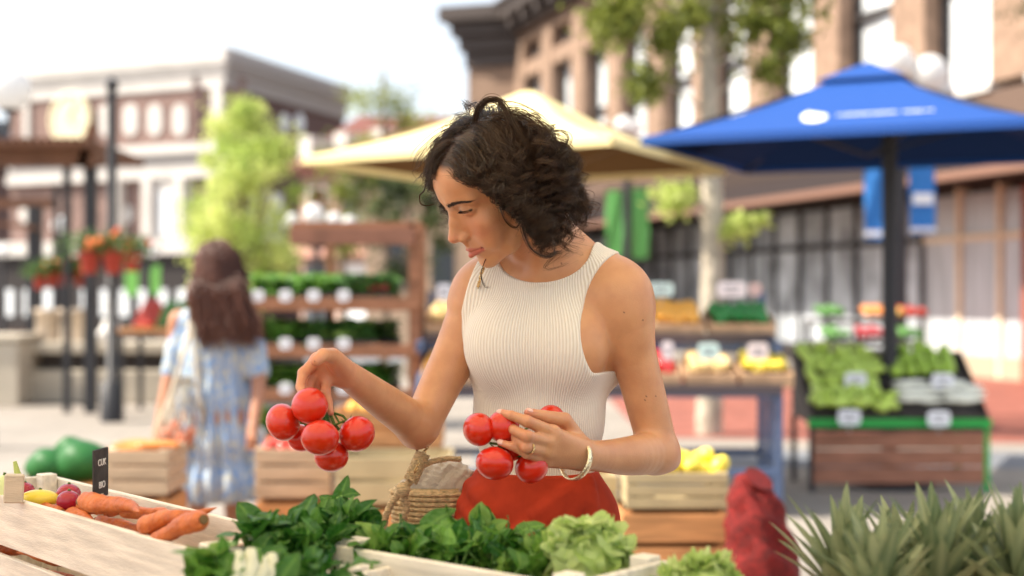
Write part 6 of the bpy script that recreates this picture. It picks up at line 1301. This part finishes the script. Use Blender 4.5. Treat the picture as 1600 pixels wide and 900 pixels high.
def chain(pts, n):
    P = np.array([np.array(p) for p in pts]); sl = np.r_[0, np.cumsum(np.linalg.norm(np.diff(P, axis=0), axis=1))]; m = MB()
    for i in range(n):
        s_ = sl[-1]*(i+.5)/n; p = Vector([np.interp(s_, sl, P[:, k]) for k in range(3)]); q = Vector([np.interp(s_+.004, sl, P[:, k]) for k in range(3)]); d = (q-p).normalized() if (q-p).length > 1e-6 else Vector((0, 0, 1))
        Mq = d.to_track_quat('Z', 'Y').to_matrix() @ rz(math.pi/2*(i % 2)); V = []
        for k in range(10):
            an = 2*math.pi*k/10; e = Vector((math.cos(an)*.0024, 0, math.sin(an)*.0034)); o_ = Vector((math.cos(an), 0, math.sin(an)))
            for a2 in range(4): b2 = math.pi/2*a2; V.append(p+Mq @ (e+o_*math.cos(b2)*.0010+Vector((0, math.sin(b2)*.0010, 0))))
        m.add(V, [(k*4+j, k*4+(j+1) % 4, ((k+1) % 10)*4+(j+1) % 4, ((k+1) % 10)*4+j) for k in range(10) for j in range(4)], True)
    return m
chain([at(770, 404, 2.40), at(758, 412, 2.352), at(753, 424, 2.335), at(749, 440, 2.345), at(742, 470, 2.42), at(738, 520, 2.44), at(728, 570, 2.44), at(719, 596, 2.43), at(706, 625, 2.42), at(690, 660, 2.40), at(672, 692, 2.38), at(657, 716, 2.375), at(648, 738, 2.362)], 110).build('chain', mat('gold', (.85, .62, .30), .25, metal=1), bag, BL)

# ================================================================ THE VEGETABLE COUNTER IN FRONT
ANG = math.atan2(-.76, .65); nA = Vector((.76, .65)); uA = Vector((.65, -.76))
cA = Vector((-.39, 1.81))-uA*.44+nA*.085
crate("carrot_crate", cA, .782, .88, .17, .196, ANG, 2, 'long whitewashed crate full of carrots at the front left', PALE2, th=.010, pz=.0)
uB = Vector((.754, -.656)); nB = Vector((.656, .754)); AB = math.atan2(-.656, .754)
cB = Vector((-.241, 1.876))+uB*.205+nB*.10
crate('greens_crate', cB, .782, .41, .20, .196, AB, 2, 'pale crate of leafy greens and lettuce in the front centre', PALE2, th=.010)
cC = Vector((.10, 1.853))+uB*.30+nB*.19+nB*.0
crate('lettuce_crate', Vector((.225, 1.62)), .770, .20, .15, .160, AB, 2, 'pale crate with one curly lettuce right of the leafy greens crate', PALE2, th=.010)
cM = Vector((-.335, 1.82))
crate('bok_choy_crate', cM+nB*.17, .775, .30, .26, .185, AB, 2, 'pale crate end of dark greens between the carrots and the leafy greens', PALE2, th=.010)
# the counter the crates stand on
t = empty('market_counter', (0, 1.9, 0), 0, 'brown wooden counter that carries the crates in front of the woman', 'counter'); L = t.location
m = MB(); m.prism([(-1.5, 2.9, .768), (-1.5, 1.05, .768), (1.6, 1.05, .768), (1.6, 1.95, .768), (.45, 1.95, .768), (-.5, 2.45, .768)][::-1], (0, 0, 0), (0, 0, -.035)); m.build('tabletop', BRW, t, L)
for x, y in ((-1.4, 2.7), (-1.4, 1.2), (1.5, 1.2), (1.5, 1.85), (0, 1.2)):
    m = MB(); m.box((x, y, .366), (.06, .06, .732)); m.build('leg', BRW, t, L)

# carrots
CAR = mat('carrot_skin', (.72, .20, .045), .45, var=.0, col2=(.50, .12, .03), scale=40, bump=.5, bscale=120, sss=.1, spec=.5)
CUT = mat('carrot_top', (.16, .10, .04), .8)
def carrot(L=.17, r=.017, bend=.012, seed=1):
    rr = random.Random(seed); n = 26; m = MB(); pts = []; rs = []
    for i in range(n):
        t = i/(n-1); pts.append((L*t, bend*math.sin(t*math.pi)+.0015*math.sin(t*17+seed), .002*math.sin(t*9+seed*2)))
        rs.append(r*np.interp(t, [0, .03, .12, .6, .9, 1], [.55, .90, 1, .66, .30, .04])*(1+.035*math.sin(t*55+seed)+.03*math.sin(t*23+seed*3)))
    m.tube(pts, rs, 16); m.m = 1; m.tube([(-.003, 0, 0), (.004, 0, 0)], [r*.42, r*.5], 10); return m
protoC = []
for i, (l_, r_, b_) in enumerate(((.190, .0150, .016), (.18, .0125, -.012), (.165, .0145, .008), (.14, .0105, .012))):
    o = carrot(l_, r_, b_, i+1).build('carrot', [CAR, CUT]); tag(o, 'knobbly carrot in the pile of the whitewashed crate', 'carrot', 'carrots in the front left crate'); protoC.append(o)
def place(o, a, b):
    a, b = Vector(a), Vector(b); q = (b-a).normalized().to_track_quat('X', 'Z'); o.location = a; o.rotation_mode = 'QUATERNION'; o.rotation_quaternion = q
place(protoC[0], at(126, 784, 2.145), at(262, 804, 1.955)); protoC[0]['label'] = 'thick carrot with a dark cut top facing left, uppermost of the pile'; protoC[0].scale = (.96, 1.02, 1.05)
place(protoC[1], at(220, 820, 1.975), at(352, 791, 1.92)); protoC[1]['label'] = 'long carrot on top of the pile with its tip pointing right'; protoC[1].scale = (.72, 1.1, 1.1)
place(protoC[2], at(318, 812, 1.86), at(262, 834, 1.93)); protoC[3].location = at(270, 800, 2.02)
rr = random.Random(5)
for i in range(46):
    o = protoC[rr.randrange(4)].copy(); COL.objects.link(o); s_ = rr.uniform(-.40, .40); w_ = rr.uniform(-.06, .06)
    if s_ < -.16: w_ = abs(w_)*.2-.05; 
    p = cA+uA*s_+nA*w_; z = .80+.172*(i/46); a = math.radians(rr.uniform(-25, 25))+(math.pi if rr.random() > .5 else 0)
    dv = Vector((uA.x*math.cos(a)-uA.y*math.sin(a), uA.x*math.sin(a)+uA.y*math.cos(a), rr.uniform(-.08, .08))); q0 = Vector((p.x, p.y, z)); place(o, q0-dv*.07, q0+dv*.07)
    o.scale = (.9, .9, .9); o['label'] = ('carrot deep down in the crate', 'carrot in the middle of the pile', 'carrot near the top of the pile')[min(2, i*3//46)]+(' at its left end', ' left of the middle', ' right of the middle', ' at its right end')[min(3, int((s_+.4)/.2))]+(', pointing left' if dv.x < 0 else ', pointing right')
protoC[2]['label'] = 'stubby carrot at the right end of the pile by the crate board'; protoC[3]['label'] = 'slim carrot lying behind the thick carrot with the dark cut top'; place(protoC[3], at(190, 800, 2.10), at(290, 806, 1.99))
# yellow squash, radishes at the left of the crate
def shiny(name, col, c, rad, label, cat, M=None, rough=.2, group=None, fn=None):
    m = MB(); m.blob((0, 0, 0), rad, M, 28, 18, fn); m.m = 1; m.tube([(0, 0, rad[2]*.86), (0.002, 0, rad[2]*1.12)], .0025, 6)
    o = m.build(name, [mat(name+'_skin', col, rough, coat=.4, var=.1, scale=20), GRN]); o.location = c; return tag(o, label, cat, group)
shiny('yellow_squash', (.80, .62, .06), at(62, 779, 2.30), (.032, .019, .015), 'smooth yellow squash beside two dark red onions', 'squash')
shiny('red_onion', (.36, .012, .03), at(107, 772, 2.32), (.020, .020, .017), 'upper of the two shiny dark red onions beside the carrots', 'onion')
shiny('red_onion', (.36, .012, .03), at(107, 783, 2.26), (.019, .019, .017), 'lower of the two shiny dark red onions, touching the thick carrot', 'onion')
shiny('red_onion', (.36, .012, .03), at(38, 768, 2.42), (.018, .018, .016), 'dark red onion behind the yellow squash at the left edge', 'onion')
shiny('fennel_bulb', (.62, .70, .35), at(6, 770, 2.36), (.02, .02, .03), 'pale green bulb at the left edge of the counter', 'vegetable')
m = MB(); m.box((0, 0, 0), (.030, .020, .045), None, .002); o = m.build('wooden_stake', PALE); o.location = at(22, 763, 2.26); o.rotation_euler = (0, .05, .3); tag(o, 'short pale wooden stake at the left end of the carrot crate', 'stake')
m = MB(); m.tube([(0, 0, -.02), (.001, 0, .0), (-.004, 0, .022)], [.007, .006, .003], 8); o = m.build('green_stalk', mat('pale_stalk', (.45, .55, .16), .5)); o.location = at(27, 742, 2.30); tag(o, 'cut pale green stalk poking up behind the wooden stake', 'stalk')
# chalkboard price tag
CHK = mat('chalk_white', (.8, .8, .78), .9); BLK = mat('chalkboard', (.045, .042, .042), .7, var=.4, scale=60)
t = empty('chalk_sign', at(157, 776, 2.16), math.radians(83), 'small slate price sign with white chalk lettering standing behind the carrots', 'sign')
m = MB(); m.box((0, 0, .036), (.052, .0040, .074), None, .001); m.build('slate', BLK, t); m = MB(); m.box((0, 0.0, -.02), (.008, .006, .05)); m.build('stick', PALE, t)
for k, tx in enumerate(('CUK', 'BIO')): text_mesh('lettering', tx, .0145, CHK, t, Matrix.Translation((0, -.0027, .052-.034*k)) @ Matrix.Rotation(math.pi/2, 4, 'X'))

# leafy greens
def leaf_bunch(name, c, rad, n, Ln, Wd, label, m_, seed, cat='greens', lean=(0, 0, 1), spread=1.0, tint=(0, .6), group=None):
    rr = random.Random(seed); t = empty(name, c, 0, label, cat, group); sp = []; stem = MB(); C = Vector(c)
    for i in range(n):
        a = rr.uniform(0, 6.283); e = rr.random()**.6; d = Vector((math.cos(a)*e*spread, math.sin(a)*e*spread, .65*(1.25-e)))+Vector(lean)*.35; d.normalize()
        p = Vector((rad[0]*rr.gauss(0, .45), rad[1]*rr.gauss(0, .45), rad[2]*rr.uniform(-.8, .6)*(1-.4*e))); l_ = Ln*rr.uniform(.6, 1.15)
        ti = rr.uniform(*tint)*(.35 if rr.random() < .6 else 1.25); l_ *= rr.choice((.6, .8, 1, 1, 1.25)); sp.append((p, d, Vector((0, -.35, 1))+Vector((rr.gauss(0, .6), rr.gauss(0, .6), 0)), l_, l_/Ln*Wd*rr.uniform(.6, 1.2), rr.uniform(-.5, 2.2), min(1, ti)))
        if i % 3 == 0: stem.tube([p-d*.05-Vector((0, 0, .02)), p, p+d*l_*.25], [.0022, .0018, .001], 5)
    V, Qd, T = leaves(sp, 12, 9, .16); mkmesh('leaves', V, Qd, m_, t, attrs={'tint': T}); stem.build('stems', mat('green_stem', (.22, .38, .10), .45), t)
    return t
leaf_bunch('spinach_bunch', at(455, 858, 1.86), (.055, .05, .045), 228, 0.048, 0.015, 'dark green spinach bunch right of the carrot crate corner', SPIN, 1, tint=(0, .35))
leaf_bunch('spinach_bunch', at(530, 838, 1.98), (.045, .05, .035), 171, 0.048, 0.014, 'dark green spinach bunch below the held up tomatoes', SPIN, 2, tint=(0, .4))
leaf_bunch('spinach_bunch', at(605, 868, 1.88), (.05, .05, .035), 133, 0.043, 0.016, 'lighter spinach bunch just behind the front board of the centre crate', BRIGHT, 3, tint=(.15, .7))
leaf_bunch('spinach_bunch', at(690, 865, 1.90), (.055, .05, .04), 180, 0.045, 0.016, 'leafy green bunch in front of the straw basket', SPIN, 4, tint=(.1, .8))
leaf_bunch('spinach_bunch', at(770, 865, 1.90), (.06, .05, .035), 209, 0.044, 0.015, 'leafy green bunch in front of the knotted trousers', SPIN, 5, tint=(.05, .75))
leaf_bunch('spinach_bunch', at(845, 880, 1.85), (.045, .045, .035), 152, 0.039, 0.014, 'leafy green bunch touching the round lettuce', BRIGHT, 6, tint=(.05, .7))
leaf_bunch('bok_choy', at(350, 905, 1.62), (.03, .035, .035), 83, 0.043, 0.016, 'bright green leafy head at the corner of the carrot crate', BRIGHT, 8, tint=(.0, .55))
leaf_bunch('bok_choy', at(470, 905, 1.66), (.05, .035, .025), 95, 0.043, 0.017, 'dark leafy head low in front of the spinach', SPIN, 9, tint=(.0, .5))
# cauliflower stalks in the bunch
crate('chard_crate', Vector((-.27, 1.585)), .770, .34, .20, .180, AB, 2, 'low pale crate holding the bright leafy heads at the front', PALE2, th=.010)
t = empty('white_chard', at(385, 890, 1.62), 0, 'pale chard stalks among the green leaves at the front left', 'chard')
for k, (x, y) in enumerate(((372, 862), (392, 858), (410, 872), (425, 866))):
    m = MB(); a = at(x-12, 912, 1.60+.01*k)-t.location; b = at(x, y, 1.62+.01*k)-t.location; m.tube([a, a.lerp(b, .5)+Vector((.004, 0, 0)), b], [.009, .011, .006], 10); m.build('stalk', mat('chard_white', (.70, .70, .52), .4, var=.1, scale=30), t)
# upright single leaves
def single(specs, label, m_, name='basil_sprig'):
    sp = []; t = empty(name, specs[0][0], 0, label, 'leaf'); C = Vector(specs[0][0]); st = MB()
    for (a, b, w_, up, cu, ti) in specs:
        a, b = Vector(a), Vector(b); sp.append((a-C, b-a, up, (b-a).length, w_, cu, ti)); st.tube([a-C-(b-a)*.3, a-C], .0016, 6)
    V, Qd, T = leaves(sp, 14, 9); mkmesh('leaves', V, Qd, m_, t, attrs={'tint': T}); st.build('stem', mat('green_stem', (.22, .38, .10), .45), t)
single([(at(668, 832, 1.92), at(722, 748, 1.90), .017, (.3, -1, .5), -.5, .45), (at(655, 836, 1.92), at(700, 790, 1.90), .016, (.3, -.8, .8), .7, .3), (at(690, 850, 1.9), at(640, 818, 1.9), .018, (0, -.8, .8), .8, .55)], 'long upright basil leaf in front of the straw basket', SPIN)
single([(at(748, 826, 1.93), at(752, 786, 1.92), .0155, (0, -1, .2), .6, .75), (at(760, 832, 1.93), at(790, 812, 1.92), .010, (0, -1, .5), .5, .8)], 'small bright leaf standing up before the trouser front', BRIGHT)
single([(at(800, 838, 1.92), at(842, 806, 1.9), .012, (0, -.7, .9), .9, .4), (at(850, 838, 1.90), at(898, 818, 1.88), .013, (0, -.7, .9), .9, .5)], 'pair of dark leaves behind the round lettuce', SPIN)
single([(at(520, 802, 2.02), at(548, 742, 2.03), .012, (.5, -1, .2), .4, .15), (at(535, 775, 2.02), at(566, 762, 2.03), .010, (0, -.8, .9), .9, .1), (at(528, 792, 2.02), at(565, 790, 2.02), .011, (0, -.8, .9), .9, .15), (at(522, 790, 2.02), at(500, 768, 2.02), .009, (0, -.8, .9), .9, .1)], 'tall dark sprig rising below the held up tomatoes', SPIN)
# lettuce heads
LET = leaf_mat('lettuce_leaf', (.38, .56, .12), (.78, .86, .44), .45, .4)
def lettuce(c, r, label, seed, n=46, curly=.25):
    rr = random.Random(seed); t = empty('lettuce', c, 0, label, 'lettuce'); sp = []
    m = MB(); m.blob((0, 0, 0), r*.84, None, 24, 16, lambda u: 1+.05*math.sin(u.x*9+u.z*7)); m.build('heart', mat('lettuce_heart', (.50, .62, .22), .5), t)
    for i in range(n):
        a = rr.uniform(0, 6.283); ph = rr.uniform(.15, 1.9); u = Vector((math.sin(ph)*math.cos(a), math.sin(ph)*math.sin(a), math.cos(ph))); d = Vector((0, 0, 1))-u*u.z
        d = d.normalized()+Vector((rr.gauss(0, .3), rr.gauss(0, .3), 0)); b = u*r*.92-d.normalized()*r*.55; sp.append((b, d, u, r*1.35, r*.62, 1.25, rr.uniform(.1, .65)))
    V, Qd, T = leaves(sp, 16, 13, curly, .1); V = V+.03*r*np.sin(V*150+np.array([0, 1, 2])); mkmesh('leaves', V, Qd, LET, t, attrs={'tint': T})
lettuce(at(918, 868, 1.80), .052, 'round pale green lettuce head at the right end of the leafy greens', 3)
lettuce(at(1105, 918, 1.68), .036, 'curly lettuce low in the crate right of the round lettuce head', 4, 40, .5); lettuce(at(1068, 912, 1.69), .028, 'small curly lettuce against the crate board', 5, 30, .5)

# pineapples (only crowns reach into the picture)
PIN = leaf_mat('pineapple_leaf', (.13, .19, .09), (.40, .44, .24), .5, .25); PIR = mat('pineapple_skin', (.40, .19, .05), .6, col2=(.16, .10, .03), scale=45, bump=.9, bscale=60)
def pineapple(c, label, seed, h=.15, z_f=.17):
    rr = random.Random(seed); t = empty('pineapple', c, rr.uniform(0, 6), label, 'pineapple', 'pineapples at the front right'); sp = []
    m = MB(); m.blob((0, 0, -z_f/2), (.055, .055, z_f/2), None, 28, 22, lambda u: 1+.04*math.sin(math.atan2(u.y, u.x)*10+u.z*14)*math.cos(u.z*16)); m.build('fruit', PIR, t)
    n = 50
    for i in range(n):
        a = i*2.39996; e = (1-i/n)**1.0; inc = math.radians(86-52*e**1.3)+rr.gauss(0, .07); d = Vector((math.cos(a)*math.cos(inc), math.sin(a)*math.cos(inc), math.sin(inc))); l_ = h*rr.uniform(.72, 1.1)*(1-.3*abs(e-.45))
        sp.append((Vector((math.cos(a)*.010*e, math.sin(a)*.010*e, -.012+.028*(1-e))), d, Vector((-math.cos(a), -math.sin(a), .5)), l_, .0112*(.75+.4*e), .45*rr.uniform(-.3, 1.3), rr.uniform(0, .9)))
    V, Qd, T = leaves(sp, 12, 5, .02, .6); mkmesh('crown', V, Qd, PIN, t, attrs={'tint': T})
for i, (px, py, d, h_, lb) in enumerate(((1318, 930, 1.78, .135, 'leftmost pineapple with tall grey green crown'), (1372, 952, 1.64, .115, 'pineapple with a low crown near the front, second from the left'), (1412, 922, 1.88, .12, 'pineapple set back between two taller crowns'), (1462, 930, 1.72, .135, 'pineapple with olive crown right of the gap'), (1525, 915, 1.80, .13, 'pineapple with spiky crown second from the right edge'), (1590, 925, 1.70, .13, 'pineapple at the right edge of the picture'), (1640, 900, 1.86, .13, 'pineapple half outside at the right edge'))):
    pineapple(at(px, py, d), lb, i+3, h_)
crate('pineapple_crate', Vector((.69, 1.735)), .770, .61, .36, .11, 0, 2, 'low pale crate of pineapples at the front right', PALE2, th=.010)
